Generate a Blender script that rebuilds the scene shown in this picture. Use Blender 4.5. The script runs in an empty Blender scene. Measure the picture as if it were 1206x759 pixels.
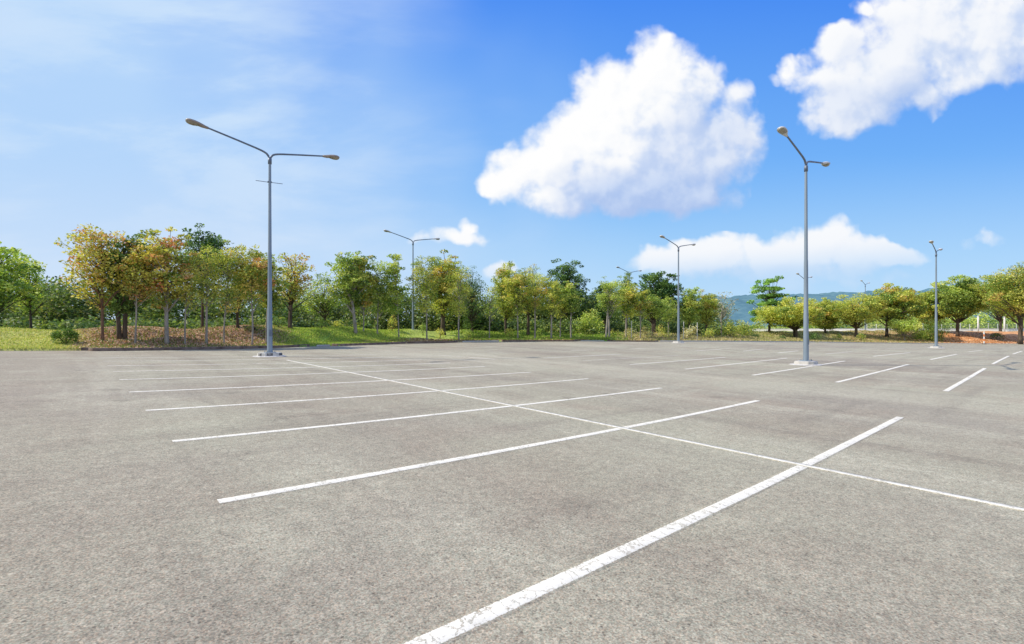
import bpy, bmesh, math, random
import numpy as np
from mathutils import Vector, Matrix

SC = bpy.context.scene
COL = SC.collection
rng = np.random.default_rng(11)
random.seed(7)
R = math.radians

# ------------------------------------------------------------------ place
F, CX, HY = 571.75, 603.0, 392.1          # focal length / centre / horizon of the 1206 px wide photo
EYE = 1.40
TH = -0.7391                               # heading of the parking rows
UD = (math.sin(TH), math.cos(TH))          # along the long centre lines, away from the camera
VD = (UD[1], -UD[0])                       # along the stall lines
SUN_EL = R(45.0)


def tz(X, Y):
    """height of the gently dished lot and of the land beneath it"""
    U = 40*np.tanh(X/40.0); V = 50*np.tanh(Y/50.0)
    z = (-0.04028*U-0.00281*V+(1.22343*U*U+1.39643*U*V+0.44891*V*V)*1e-3
         - 0.10495e-4*U*V*V+0.0298e-4*V**3-0.50363e-4*U*U*V)
    return z-0.0018


EDGE = [(-4000, -40), (-200, -30), (-70, -4), (-40, 11), (-30, 17.5), (-23, 22.6), (-19.8, 25.6), (-15.5, 31.4), (-12, 36.5),
        (-8.6, 41.0), (-4, 43.2), (0, 45.0), (9, 47.4), (17, 49.5), (30, 58), (44, 70), (68, 77), (84, 78), (140, 78), (4000, 78)]
ISL = [(-21.0, -14.3, 1.4), (-12.9, -4.7, 1.6), (-1.0, 6.3, 1.2), (9.2, 14.6, 1.2)]


def yedge(X):
    X = np.asarray(X, float)
    y = np.interp(X, [e[0] for e in EDGE], [e[1] for e in EDGE])
    for a, b, d in ISL:
        t = np.clip((X-a)/0.6, 0, 1)*np.clip((b-X)/0.6, 0, 1)
        y = y-d*np.sqrt(np.clip(t, 0, 1))
    return y


BX = [-4000, -60, -30, -18, -12, -7, -2, 6, 12, 20, 34, 50, 70, 4000]
BH = [.8, .8, .9, 1.25, .95, .72, .62, .55, .45, .6, 1.1, 1.6, 2.0, 2.0]
BW = [9, 9, 9, 8, 8, 9, 10, 12, 14, 16, 16, 16, 14, 14]


def sst(t):
    t = np.clip(t, 0, 1)
    return t*t*(3-2*t)


def gz(X, Y):
    X = np.asarray(X, float); Y = np.asarray(Y, float)
    d = Y-yedge(X)
    h = np.interp(X, BX, BH); w = np.interp(X, BX, BW)
    b = np.where(d <= 0.02, -0.09, 0.10+h*sst((d-1.0)/w)
                 + 0.10*np.sin(X*.9+Y*.35)*sst(d/6)+0.06*np.sin(X*2.1-Y*1.3)*sst(d/5))
    b = b-0.6*h*sst((d-w-4)/14)
    return tz(X, Y)+b


def ptX(px, Y):
    return (px-CX)/F*Y


def ground_at(px, py):
    """where the view ray of a measured photo point meets the lot"""
    Y = 2.0
    last = None
    while Y < 110:
        X = ptX(px, Y); z = float(tz(X, Y))
        y = HY+F*(EYE-z)/Y
        if y <= py:
            a, b = Y-0.05, Y
            for _ in range(20):
                m = (a+b)/2
                ym = HY+F*(EYE-float(tz(ptX(px, m), m)))/m
                if ym <= py: b = m
                else: a = m
            return (ptX(px, b), b)
        Y += 0.05
    return (ptX(px, 110), 110)


# ------------------------------------------------------------------ helpers
def link(o, parent=None):
    COL.objects.link(o)
    if parent is not None: o.parent = parent
    return o


def tag(o, label=None, cat=None, group=None, kind=None):
    if label: o['label'] = label
    if cat: o['category'] = cat
    if group: o['group'] = group
    if kind: o['kind'] = kind
    return o


def empty(name, loc, label, cat, group=None, rz=0.0):
    o = bpy.data.objects.new(name, None)
    o.empty_display_size = 0.3
    o.location = loc; o.rotation_euler = (0, 0, rz)
    link(o); return tag(o, label, cat, group)


def mesh_np(name, V, Fq, mat, parent=None, smooth=False, col=None, tri=False):
    """fast mesh from numpy arrays; col = per face colour"""
    me = bpy.data.meshes.new(name)
    V = np.asarray(V, np.float32); Fq = np.asarray(Fq, np.int32)
    n = Fq.shape[1]
    me.vertices.add(len(V)); me.vertices.foreach_set('co', V.ravel())
    me.loops.add(Fq.size); me.loops.foreach_set('vertex_index', Fq.ravel())
    me.polygons.add(len(Fq))
    me.polygons.foreach_set('loop_start', np.arange(0, Fq.size, n, dtype=np.int32))
    me.polygons.foreach_set('loop_total', np.full(len(Fq), n, np.int32))
    if smooth: me.polygons.foreach_set('use_smooth', np.ones(len(Fq), bool))
    me.update(calc_edges=True)
    if col is not None:
        c = np.ones((Fq.size, 4), np.float32)
        c[:, :3] = np.repeat(np.asarray(col, np.float32), n, axis=0)
        at = me.color_attributes.new('Col', 'FLOAT_COLOR', 'CORNER')
        at.data.foreach_set('color', c.ravel())
    me.materials.append(mat)
    o = bpy.data.objects.new(name, me)
    return link(o, parent)


def bm_obj(name, bm, mat, parent=None, smooth=False):
    me = bpy.data.meshes.new(name)
    bmesh.ops.recalc_face_normals(bm, faces=bm.faces)
    bm.to_mesh(me); bm.free()
    if smooth:
        me.polygons.foreach_set('use_smooth', [True]*len(me.polygons))
    me.materials.append(mat)
    return link(bpy.data.objects.new(name, me), parent)


def tube(bm, pts, rads, seg=8, cap=True):
    pts = [Vector(p) for p in pts]
    rings = []
    for i, p in enumerate(pts):
        if i == 0: d = pts[1]-p
        elif i == len(pts)-1: d = p-pts[i-1]
        else: d = pts[i+1]-pts[i-1]
        d.normalize()
        a = d.orthogonal().normalized() if abs(d.z) < .9 else Vector((1, 0, 0)).cross(d).normalized()
        if abs(d.z) < .9: a = d.cross(Vector((0, 0, 1))).normalized()
        b = d.cross(a)
        rings.append([bm.verts.new(p+(a*math.cos(2*math.pi*k/seg)+b*math.sin(2*math.pi*k/seg))*rads[i]) for k in range(seg)])
    for i in range(len(rings)-1):
        A, B = rings[i], rings[i+1]
        for k in range(seg):
            bm.faces.new((A[k], A[(k+1) % seg], B[(k+1) % seg], B[k]))
    if cap:
        bm.faces.new(rings[0][::-1]); bm.faces.new(rings[-1])


def box(bm, c, s, bevel=0.0, mat=None):
    r = bmesh.ops.create_cube(bm, size=1.0)
    vs = r['verts']
    bmesh.ops.scale(bm, vec=s, verts=vs)
    bmesh.ops.translate(bm, vec=c, verts=vs)
    if mat is not None: bmesh.ops.transform(bm, matrix=mat, verts=vs)
    if bevel:
        es = list({e for v in vs for e in v.link_edges})
        bmesh.ops.bevel(bm, geom=es, offset=bevel, segments=2, affect='EDGES', profile=.5)


# ------------------------------------------------------------------ materials
def newmat(name):
    m = bpy.data.materials.new(name); m.use_nodes = True
    nt = m.node_tree; nt.nodes.clear()
    out = nt.nodes.new('ShaderNodeOutputMaterial')
    return m, nt, out


class NB:
    """small node-building helper"""
    def __init__(self, nt): self.nt = nt

    def n(self, t, **kw):
        nd = self.nt.nodes.new(t)
        for k, v in kw.items(): setattr(nd, k, v)
        return nd

    def put(self, sock, v):
        if isinstance(v, bpy.types.NodeSocket): self.nt.links.new(v, sock)
        elif v is not None:
            if sock.type == 'RGBA' and len(v) == 3: v = (*v, 1)
            sock.default_value = v

    def math(self, op, a, b=None, c=None, clamp=False):
        nd = self.n('ShaderNodeMath', operation=op, use_clamp=clamp)
        self.put(nd.inputs[0], a)
        if b is not None: self.put(nd.inputs[1], b)
        if c is not None: self.put(nd.inputs[2], c)
        return nd.outputs[0]

    def vec(self, op, a, b=None):
        nd = self.n('ShaderNodeVectorMath', operation=op)
        self.put(nd.inputs[0], a)
        if b is not None:
            self.put(nd.inputs['Scale'] if op == 'SCALE' else nd.inputs[1], b)
        return nd.outputs['Value'] if op in ('DOT_PRODUCT', 'LENGTH') else nd.outputs[0]

    def noise(self, vec, scale, detail=4, rough=.55, dist=0.0, color=False, dim='3D'):
        nd = self.n('ShaderNodeTexNoise', noise_dimensions=dim)
        self.put(nd.inputs['Vector'], vec)
        nd.inputs['Scale'].default_value = scale; nd.inputs['Detail'].default_value = detail
        nd.inputs['Roughness'].default_value = rough; nd.inputs['Distortion'].default_value = dist
        return nd.outputs['Color'] if color else nd.outputs['Fac']

    def ss(self, v, a, b, lo=0.0, hi=1.0, lin=False):
        nd = self.n('ShaderNodeMapRange', interpolation_type='LINEAR' if lin else 'SMOOTHSTEP')
        nd.clamp = True
        self.put(nd.inputs[0], v)
        for i, q in enumerate((a, b, lo, hi)): self.put(nd.inputs[i+1], q)
        return nd.outputs[0]

    def mix(self, f, a, b, mode='MIX'):
        nd = self.n('ShaderNodeMix', data_type='RGBA', blend_type=mode)
        self.put(nd.inputs[0], f); self.put(nd.inputs[6], a); self.put(nd.inputs[7], b)
        return nd.outputs[2]

    def ramp(self, f, stops):
        nd = self.n('ShaderNodeValToRGB')
        self.put(nd.inputs[0], f)
        e = nd.color_ramp.elements
        while len(e) < len(stops): e.new(.5)
        for i, (p, c) in enumerate(stops):
            e[i].position = p; e[i].color = (*c, 1)
        return nd.outputs[0]

    def bsdf(self, out, col, rough=.8, bump=None, bstr=.3, bdist=.01, spec=.5, metal=0.0):
        p = self.n('ShaderNodeBsdfPrincipled')
        self.put(p.inputs['Base Color'], col); self.put(p.inputs['Roughness'], rough)
        p.inputs['Specular IOR Level'].default_value = spec
        p.inputs['Metallic'].default_value = metal
        if bump is not None:
            b = self.n('ShaderNodeBump'); b.inputs['Strength'].default_value = bstr
            b.inputs['Distance'].default_value = bdist
            self.put(b.inputs['Height'], bump)
            self.nt.links.new(b.outputs[0], p.inputs['Normal'])
        self.nt.links.new(p.outputs[0], out.inputs[0])
        return p


def rows_coords(b):
    """object coordinates turned to the parking rows: x along stalls, y along centre line"""
    tc = b.n('ShaderNodeTexCoord').outputs['Object']
    mp = b.n('ShaderNodeMapping'); b.put(mp.inputs['Vector'], tc)
    mp.inputs['Rotation'].default_value = (0, 0, -math.atan2(VD[1], VD[0]))
    return tc, mp.outputs[0]


def asphalt_nodes(b):
    tc, rc = rows_coords(b)

    def scaled(sc):
        st = b.n('ShaderNodeMapping'); b.put(st.inputs['Vector'], rc); st.inputs['Scale'].default_value = sc
        return st.outputs[0]
    # large warm / cool / olive patches
    big = b.noise(tc, .15, 3, .55)
    col = b.ramp(big, [(.30, (.248, .226, .200)), (.44, (.285, .268, .228)), (.55, (.300, .290, .240)), (.70, (.335, .325, .270))])
    warm = b.ss(b.noise(tc, .30, 3, .6, .4), .45, .66)
    col = b.mix(b.math('MULTIPLY', warm, .60), col, (.262, .222, .188))
    # sweeps left by tyres along and across the drive lanes
    lane = b.noise(scaled((1.0, .09, 1)), .8, 5, .62)
    col = b.mix(b.ss(lane, .50, .70, 0, .55), col, (.385, .370, .318))
    col = b.mix(b.ss(lane, .49, .32, 0, .50), col, (.188, .170, .148))
    cross = b.noise(scaled((.12, 1.0, 1)), 1.1, 5, .62, .3)
    col = b.mix(b.ss(cross, .50, .70, 0, .48), col, (.190, .172, .150))
    col = b.mix(b.ss(cross, .46, .30, 0, .30), col, (.370, .360, .310))
    # darker, browner running lane left of the bays; dusty pale strip down the aisle; oily bay middles
    sp0 = b.n('ShaderNodeSeparateXYZ'); b.put(sp0.inputs[0], rc)
    wob = b.math('MULTIPLY', b.math('SUBTRACT', b.noise(tc, .35, 4, .6), .5), 3.2)
    lx = b.math('ADD', sp0.outputs[0], wob)
    lanem = b.math('MULTIPLY', b.ss(lx, 1.6, -1.0), b.ss(lx, -16, -9))
    col = b.mix(b.math('MULTIPLY', lanem, .46), col, (.205, .168, .148))
    aisle = b.math('MULTIPLY', b.ss(lx, 12.6, 13.8), b.ss(lx, 17.0, 15.6))
    col = b.mix(b.math('MULTIPLY', aisle, .30), col, (.370, .352, .300))
    for cx_ in (3.6, 8.9, 20.2, 25.3):
        bm_ = b.ss(b.math('ABSOLUTE', b.math('SUBTRACT', lx, cx_)), 2.2, .4)
        col = b.mix(b.math('MULTIPLY', bm_, .22), col, (.200, .172, .148))
    # bleached blotches, oil drips
    blot = b.noise(tc, .8, 4, .6)
    col = b.mix(b.ss(blot, .50, .68, 0, .32), col, (.385, .372, .315))
    stain = b.noise(tc, 1.3, 5, .68)
    col = b.mix(b.ss(stain, .60, .76, 0, .42), col, (.155, .140, .122))
    drip = b.n('ShaderNodeTexVoronoi', feature='F1'); b.put(drip.inputs['Vector'], b.vec('ADD', tc, b.vec('SCALE', b.noise(tc, 5, 3, .6, 0, True), .22))); drip.inputs['Scale'].default_value = .55
    col = b.mix(b.ss(drip.outputs['Distance'], .16, .04, 0, .38), col, (.11, .098, .085))
    # a few hairline cracks that wander across the bays
    ck = b.n('ShaderNodeTexVoronoi', feature='DISTANCE_TO_EDGE'); b.put(ck.inputs['Vector'], b.vec('ADD', tc, b.vec('SCALE', b.noise(tc, 1.6, 5, .7, 0, True), 1.1))); ck.inputs['Scale'].default_value = .30
    crack = b.math('MULTIPLY', b.ss(ck.outputs['Distance'], .0042, .0010), b.ss(b.noise(tc, .5, 2, .5), .58, .66))
    # aggregate
    v = b.n('ShaderNodeTexVoronoi', feature='F1'); b.put(v.inputs['Vector'], tc); v.inputs['Scale'].default_value = 125
    stone = b.n('ShaderNodeSeparateColor'); b.put(stone.inputs[0], v.outputs['Color'])
    s1 = b.ss(stone.outputs[0], 0, 1, .66, 1.34, lin=True)
    v2 = b.n('ShaderNodeTexVoronoi', feature='F1'); b.put(v2.inputs['Vector'], tc); v2.inputs['Scale'].default_value = 46
    sp2 = b.n('ShaderNodeSeparateColor'); b.put(sp2.inputs[0], v2.outputs['Color'])
    pit = b.math('MULTIPLY', b.ss(sp2.outputs[1], .88, .95), b.ss(v2.outputs['Distance'], .50, .22))
    fine = b.noise(tc, 62, 4, .75)
    f2 = b.ss(fine, .30, .70, .70, 1.30, lin=True)
    mid = b.ss(b.noise(tc, 12, 5, .75), .35, .65, .84, 1.16, lin=True)
    mult = b.math('MULTIPLY', b.math('MULTIPLY', s1, f2), mid)
    mc = b.n('ShaderNodeCombineColor')
    for i in range(3): b.put(mc.inputs[i], mult)
    col = b.mix(1.0, col, mc.outputs[0], 'MULTIPLY')
    tint = b.ramp(stone.outputs[1], [(0, (1.12, .96, .86)), (.5, (1, 1, 1)), (1, (.92, 1.0, .95))])
    col = b.mix(.8, col, tint, 'MULTIPLY')
    col = b.mix(b.math('MULTIPLY', pit, .7), col, (.075, .066, .056))
    col = b.mix(b.math('MULTIPLY', crack, .75), col, (.07, .062, .055))
    col = b.mix(1.0, col, ASPH, 'MULTIPLY')
    hgt = b.math('ADD', b.math('MULTIPLY', stone.outputs[0], .5), b.math('MULTIPLY', fine, 1.0))
    hgt = b.math('SUBTRACT', hgt, b.math('ADD', b.math('MULTIPLY', pit, .8), crack))
    return tc, rc, col, hgt, crack, fine


ASPH = (1.175, 1.155, 1.03)


def mat_asphalt():
    m, nt, out = newmat('weathered_asphalt'); b = NB(nt)
    tc, rc, col, hgt, crack, fine = asphalt_nodes(b)
    b.bsdf(out, col, .88, hgt, .40, .004, .3)
    return m


def mat_paint(name, wear, colr=(.80, .80, .76), fade=1.0):
    """paint over the same asphalt: it thins at ragged edges and lets the stones through"""
    m, nt, out = newmat(name); b = NB(nt)
    tc, rc, acol, ah, acrack, fine = asphalt_nodes(b)
    uv = b.n('ShaderNodeUVMap'); uv.uv_map = 'across'
    su = b.n('ShaderNodeSeparateXYZ'); b.put(su.inputs[0], uv.outputs[0])
    au = b.math('ABSOLUTE', su.outputs[0])
    rag = b.math('ADD', b.math('MULTIPLY', b.math('SUBTRACT', b.noise(tc, 55, 3, .7), .5), .42), b.math('MULTIPLY', b.math('SUBTRACT', b.noise(tc, 6, 3, .6), .5), .22))
    edge = b.ss(b.math('ADD', au, rag), 1.05, .95)
    n1 = b.noise(tc, 22, 6, .72); n2 = b.noise(tc, 1.9, 3, .6)
    w = b.n('ShaderNodeTexVoronoi', feature='DISTANCE_TO_EDGE')
    jit = b.vec('SCALE', b.noise(tc, 16, 4, .65, 0, True), .11)
    sp = b.n('ShaderNodeMapping'); b.put(sp.inputs['Vector'], b.vec('ADD', rc, jit)); sp.inputs['Scale'].default_value = (1.25, .5, 1)
    b.put(w.inputs['Vector'], sp.outputs[0]); w.inputs['Scale'].default_value = 9
    crack = b.math('MULTIPLY', b.ss(w.outputs['Distance'], .040, .010), b.ss(b.noise(tc, 1.6, 2, .5), .36, .46))
    holes = b.ss(b.math('ADD', n1, b.math('MULTIPLY', n2, .35)), .92-wear, .80-wear)
    stones = b.ss(fine, .70, .62)
    keep = b.math('SUBTRACT', b.math('MULTIPLY', holes, stones), b.math('MULTIPLY', crack, .75), clamp=True)
    keep = b.math('SUBTRACT', keep, acrack, clamp=True)
    keep = b.math('MULTIPLY', b.math('MULTIPLY', keep, edge), fade)
    dirt = b.ss(b.math('ADD', b.math('MULTIPLY', b.noise(tc, 4, 5, .7), .6), b.math('MULTIPLY', fine, .4)), .38, .66, 1.0, .84)
    dc = b.n('ShaderNodeCombineColor')
    for i in range(3): b.put(dc.inputs[i], dirt)
    pc = b.mix(1, colr, dc.outputs[0], 'MULTIPLY')
    b.bsdf(out, b.mix(keep, acol, pc), .8, ah, .28, .003, .3)
    return m


def mat_ground():
    m, nt, out = newmat('grass_soil_and_litter'); b = NB(nt)
    tc = b.n('ShaderNodeTexCoord').outputs['Object']
    at = b.n('ShaderNodeVertexColor'); at.layer_name = 'Col'
    a = b.noise(tc, 2.2, 6, .7); c = b.noise(tc, 14, 4, .7)
    k = b.math('MULTIPLY', b.ss(a, .3, .7, .62, 1.35, lin=True), b.ss(c, .3, .7, .72, 1.3, lin=True))
    kc = b.n('ShaderNodeCombineColor')
    for i in range(3): b.put(kc.inputs[i], k)
    col = b.mix(1, at.outputs[0], kc.outputs[0], 'MULTIPLY')
    b.bsdf(out, col, .95, b.math('ADD', a, c), .8, .06, .2)
    return m


def mat_leaf(name, trans=.32):
    m, nt, out = newmat(name); b = NB(nt)
    at = b.n('ShaderNodeVertexColor'); at.layer_name = 'Col'
    d = b.n('ShaderNodeBsdfPrincipled'); b.put(d.inputs['Base Color'], at.outputs[0]); d.inputs['Roughness'].default_value = .62
    d.inputs['Specular IOR Level'].default_value = .3
    t = b.n('ShaderNodeBsdfTranslucent')
    b.put(t.inputs['Color'], b.mix(1, at.outputs[0], (1.25, 1.25, .65), 'MULTIPLY'))
    mx = b.n('ShaderNodeMixShader'); mx.inputs[0].default_value = trans
    nt.links.new(d.outputs[0], mx.inputs[1]); nt.links.new(t.outputs[0], mx.inputs[2])
    nt.links.new(mx.outputs[0], out.inputs[0])
    return m


def mat_noise(name, c1, c2, scale, rough=.8, bstr=.3, bdist=.01, spec=.4, metal=0.0, stretch=None, detail=5):
    m, nt, out = newmat(name); b = NB(nt)
    tc = b.n('ShaderNodeTexCoord').outputs['Object']
    if stretch:
        mp = b.n('ShaderNodeMapping'); b.put(mp.inputs['Vector'], tc); mp.inputs['Scale'].default_value = stretch; tc = mp.outputs[0]
    n1 = b.noise(tc, scale, detail, .65)
    b.bsdf(out, b.ramp(n1, [(.32, c1), (.68, c2)]), rough, n1, bstr, bdist, spec, metal)
    return m


def mat_plinth():
    m, nt, out = newmat('worn_banded_concrete'); b = NB(nt)
    tc = b.n('ShaderNodeTexCoord').outputs['Object']
    s = b.n('ShaderNodeSeparateXYZ'); b.put(s.inputs[0], tc)
    w = b.math('SINE', b.math('MULTIPLY', b.math('ADD', s.outputs[0], b.math('MULTIPLY', s.outputs[1], -.6)), 12.5))
    side = b.math('LESS_THAN', s.outputs[2], .155)
    n1 = b.noise(tc, 9, 5, .7)
    k = b.math('MULTIPLY', b.math('MULTIPLY', b.ss(w, -.1, .1), side), b.ss(n1, .36, .46))
    base = b.ramp(n1, [(.3, (.42, .41, .38)), (.7, (.66, .65, .61))])
    b.bsdf(out, b.mix(b.math('MULTIPLY', k, .85), base, (.07, .07, .075)), .85, n1, .4, .01, .3)
    return m


M = {}
M['asphalt'] = mat_asphalt()
M['paint'] = mat_paint('thermoplastic_white_paint', .05, (.80, .765, .655), 1.0)
M['paint_thin'] = mat_paint('thin_white_paint', .07, (.80, .765, .655), .95)
M['paint_worn'] = mat_paint('worn_white_paint', .11, (.82, .78, .68), .82)
M['paint_ghost'] = mat_paint('ghost_white_paint', .15, (.78, .74, .65), .58)
M['ground'] = mat_ground()
M['leaf'] = mat_leaf('foliage')
M['blade'] = mat_leaf('grass_blades', .25)
M['litter'] = mat_leaf('dry_leaves', .1)
M['bark_pale'] = mat_noise('pale_grey_bark', (.20, .18, .15), (.42, .39, .34), 5, .9, .6, .02, .2, stretch=(1, 1, .3))
M['bark_dark'] = mat_noise('dark_brown_bark', (.055, .042, .032), (.14, .11, .085), 5, .95, .7, .03, .2, stretch=(1, 1, .3))
M['bark_red'] = mat_noise('reddish_brown_bark', (.12, .07, .045), (.22, .14, .10), 6, .92, .6, .02, .2, stretch=(1, 1, .3))
M['galv'] = mat_noise('galvanised_steel', (.17, .22, .27), (.27, .33, .38), 3, .42, .05, .002, .5, .2, stretch=(1, 1, .12))
M['arm_steel'] = mat_noise('dull_arm_steel', (.11, .14, .19), (.16, .20, .26), 4, .5, .05, .002, .5, .3)
M['head'] = mat_noise('lamp_housing_paint', (.42, .43, .43), (.62, .63, .63), 6, .45, .05, .002, .5)
M['head_brown'] = mat_noise('weathered_bronze_housing', (.24, .20, .165), (.34, .29, .245), 6, .5, .05, .002, .5)
M['lens'] = mat_noise('yellowed_lens', (.20, .185, .14), (.32, .29, .22), 8, .3, .1, .004, .6)
M['concrete'] = mat_noise('pale_concrete', (.42, .41, .38), (.62, .60, .56), 7, .88, .4, .012, .3)
M['plinth'] = mat_plinth()
M['kerb'] = mat_noise('stained_kerb', (.10, .065, .05), (.24, .18, .14), 3, .9, .4, .012, .3)
M['kerb_pale'] = mat_noise('pale_kerb', (.36, .35, .32), (.52, .50, .46), 3, .9, .4, .012, .3)
M['wall'] = mat_noise('bleached_wall', (.70, .67, .62), (.84, .81, .76), 1.2, .9, .2, .02, .2)
M['post'] = mat_noise('white_post', (.58, .57, .54), (.72, .71, .68), 4, .7, .1, .004, .3)
M['wire'] = mat_noise('fence_wire', (.30, .34, .32), (.42, .45, .43), 4, .6, .1, .004, .4, .4)
M['dark'] = mat_noise('dark_metal', (.035, .035, .04), (.07, .07, .075), 6, .6, .1, .004, .4)
M['white'] = mat_noise('white_band', (.68, .67, .64), (.80, .79, .76), 8, .5, .05, .002, .4)
M['orange'] = mat_noise('orange_band', (.62, .17, .04), (.75, .24, .07), 8, .5, .05, .002, .4)


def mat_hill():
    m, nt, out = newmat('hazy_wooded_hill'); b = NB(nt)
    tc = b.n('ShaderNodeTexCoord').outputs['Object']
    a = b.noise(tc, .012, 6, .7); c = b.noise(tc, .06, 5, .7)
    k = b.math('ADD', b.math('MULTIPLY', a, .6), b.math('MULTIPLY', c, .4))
    b.bsdf(out, b.ramp(k, [(.36, (.070, .150, .195)), (.50, (.100, .195, .235)), (.64, (.150, .255, .265))]), 1, c, .3, 4, .0)  # blue of the distance haze is put into the hill colour
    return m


M['hill'] = mat_hill()

# ------------------------------------------------------------------ ground, lot, kerbs
xs = np.concatenate([-np.geomspace(4000, 64, 26), np.arange(-60, -30, 1.5), np.arange(-30, 30, .3), np.arange(30, 100, 1.2), np.geomspace(102, 4000, 24)])
ye = yedge(xs)


def zone_col(X, Y, d):
    """ground cover colour by place: lawn, leaf litter, dry grass, red soil"""
    a = X/np.maximum(Y, 1)*F+CX
    keys = [-3000, 60, 96, 122, 320, 345, 430, 455, 545, 575, 685, 700, 722, 740, 840, 900, 1010, 1045, 1078, 1170, 1230, 5000]
    L1 = (.44, .45, .12); LT = (.58, .39, .26); G1 = (.24, .36, .06); IS = (.42, .33, .16); DR = (.46, .38, .20); YG = (.33, .38, .08)
    BG = (.22, .42, .04); OR = (.62, .30, .13); O2 = (.56, .40, .24)
    cols = [L1, L1, (.46, .40, .13), LT, LT, G1, G1, IS, IS, G1, IS, BG, BG, DR, DR, YG, DR, O2, OR, OR, (.66, .36, .18), OR]
    c = np.stack([np.interp(a, keys, [q[i] for q in cols]) for i in range(3)], -1)
    isl = sst((d-2.2)/1.5)[..., None]*((a > 432) & (a < 690))[..., None]
    c = c*(1-isl)+np.array((.34, .42, .09))*isl
    # far behind the crest: dull undergrowth
    k = sst((d-10)/8)[..., None]*np.where(a > 840, .35, .9)[..., None]
    c = c*(1-k)+np.array((.10, .14, .035))*k
    # far right beyond the soil bank the verge is pale
    k2 = (sst((d-16)/6)*(a > 940))[..., None]
    c = c*(1-k2)+np.array((.60, .57, .50))*k2
    return c


def strip_mesh(name, rows, mat, colf=None):
    """rows: list of functions X -> (Y array, Z array)"""
    n = len(xs); V = []
    for fn in rows:
        Y, Z = fn; V.append(np.stack([xs, Y, Z], -1))
    V = np.concatenate(V); m = len(rows)
    i = np.arange(n-1); Fq = []
    for r in range(m-1):
        Fq.append(np.stack([r*n+i, r*n+i+1, (r+1)*n+i+1, (r+1)*n+i], -1))
    Fq = np.concatenate(Fq)
    col = None
    if colf is not None:
        ctr = V[Fq].mean(1); col = colf(ctr[:, 0], ctr[:, 1], ctr[:, 1]-yedge(ctr[:, 0]))
    return mesh_np(name, V, Fq, mat, None, True, col)


offs = np.concatenate([-np.geomspace(3000, 120, 8), -np.arange(110, 0, -5.), [0.0, .03, .3, .7], np.arange(1.2, 40, .6), np.geomspace(41, 4000, 40)])
rows = []
for d in offs:
    Y = ye+d
    rows.append((Y, gz(xs, np.where(d <= 0, ye-.5, Y)) if -0.01 < d <= 0.02 else gz(xs, Y)))
rows = []
for d in offs:
    Y = ye+d
    rows.append((Y, gz(xs, Y)))
g = strip_mesh('ground', rows, M['ground'], zone_col)
tag(g, kind='structure')

# asphalt sheet (behind the camera too)
rows = []
for t in np.concatenate([np.linspace(0, 1, 150)**1.0]):
    Y0 = np.minimum(-60.0, ye-60); Y = Y0+(ye-Y0)*t
    rows.append((Y, tz(xs, Y)))
lot = strip_mesh('parking_lot', rows, M['asphalt'])
lot['kind'] = 'structure'


def kerb_run(name, xa, xb, mat, h=.13, w=.16, step=.2):
    X = np.arange(xa, xb+step/2, step); Y = yedge(X)
    P = np.stack([X, Y], -1)
    T = np.gradient(P, axis=0); T /= np.linalg.norm(T, axis=1)[:, None]
    N = np.stack([-T[:, 1], T[:, 0]], -1)
    prof = [(-.012, -.05), (-.012, h-.02), (.01, h), (w-.02, h), (w, h-.02), (w, -.05)]
    V = []
    for o, z in prof:
        Q = P+N*o; V.append(np.column_stack([Q, tz(P[:, 0], P[:, 1])+z]))
    V = np.concatenate(V); n = len(X); i = np.arange(n-1); Fq = []
    for r in range(len(prof)-1): Fq.append(np.stack([r*n+i, (r+1)*n+i, (r+1)*n+i+1, r*n+i+1], -1))
    o = mesh_np(name, V, np.concatenate(Fq), mat)
    o['kind'] = 'structure'
    return o


kerb_run('kerb', -21.4, -13.9, M['kerb'], .16)
kerb_run('kerb', -13.7, -13.1, M['kerb_pale'], .1)
kerb_run('kerb', -13.0, -4.6, M['kerb'], .16)
kerb_run('kerb', -4.4, -1.2, M['kerb_pale'], .1)
kerb_run('kerb', -1.1, 6.4, M['kerb'], .14)
kerb_run('kerb', 6.6, 9.0, M['kerb_pale'], .08)
kerb_run('kerb', 9.1, 14.7, M['kerb'], .13)
kerb_run('kerb', 14.9, 110, M['kerb_pale'], .12, step=.6)


# painted lines are parts of the lot
def line(name, A, B, w, mat, lift=.0022, ext=0.0, label=None):
    A = np.array(A, float); B = np.array(B, float)
    D = B-A; L = np.hypot(*D); D /= L; N = np.array([-D[1], D[0]])
    A = A-D*ext; L += ext
    n = max(2, int(L/.25)+1); t = np.linspace(0, L, n)
    wob = .0025*np.sin(t*1.1+A[0])
    C = A[None]+D[None]*t[:, None]+N[None]*wob[:, None]
    prof = [(1.55, -.004), (1.40, lift), (-1.40, lift), (-1.55, -.004)]
    V = []
    for u, dz in prof:
        Q = C+N*(u*w/2); V.append(np.column_stack([Q, tz(Q[:, 0], Q[:, 1])+dz]))
    i = np.arange(n-1)
    Fq = np.concatenate([np.stack([r_*n+i, (r_+1)*n+i, (r_+1)*n+i+1, r_*n+i+1], -1) for r_ in range(3)])
    o = mesh_np(name, np.concatenate(V), Fq, mat, lot, False)
    U = np.repeat([p_[0] for p_ in prof], n); T_ = np.tile(t, 4)
    uvl = o.data.uv_layers.new(name='across')
    uvl.data.foreach_set('uv', np.stack([U[Fq.ravel()], T_[Fq.ravel()]], -1).astype(np.float32).ravel())
    if label: o['label'] = label
    return o


def pl(name, a, b, w, mat, **k): return line(name, ground_at(*a), ground_at(*b), w, mat, **k)


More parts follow.
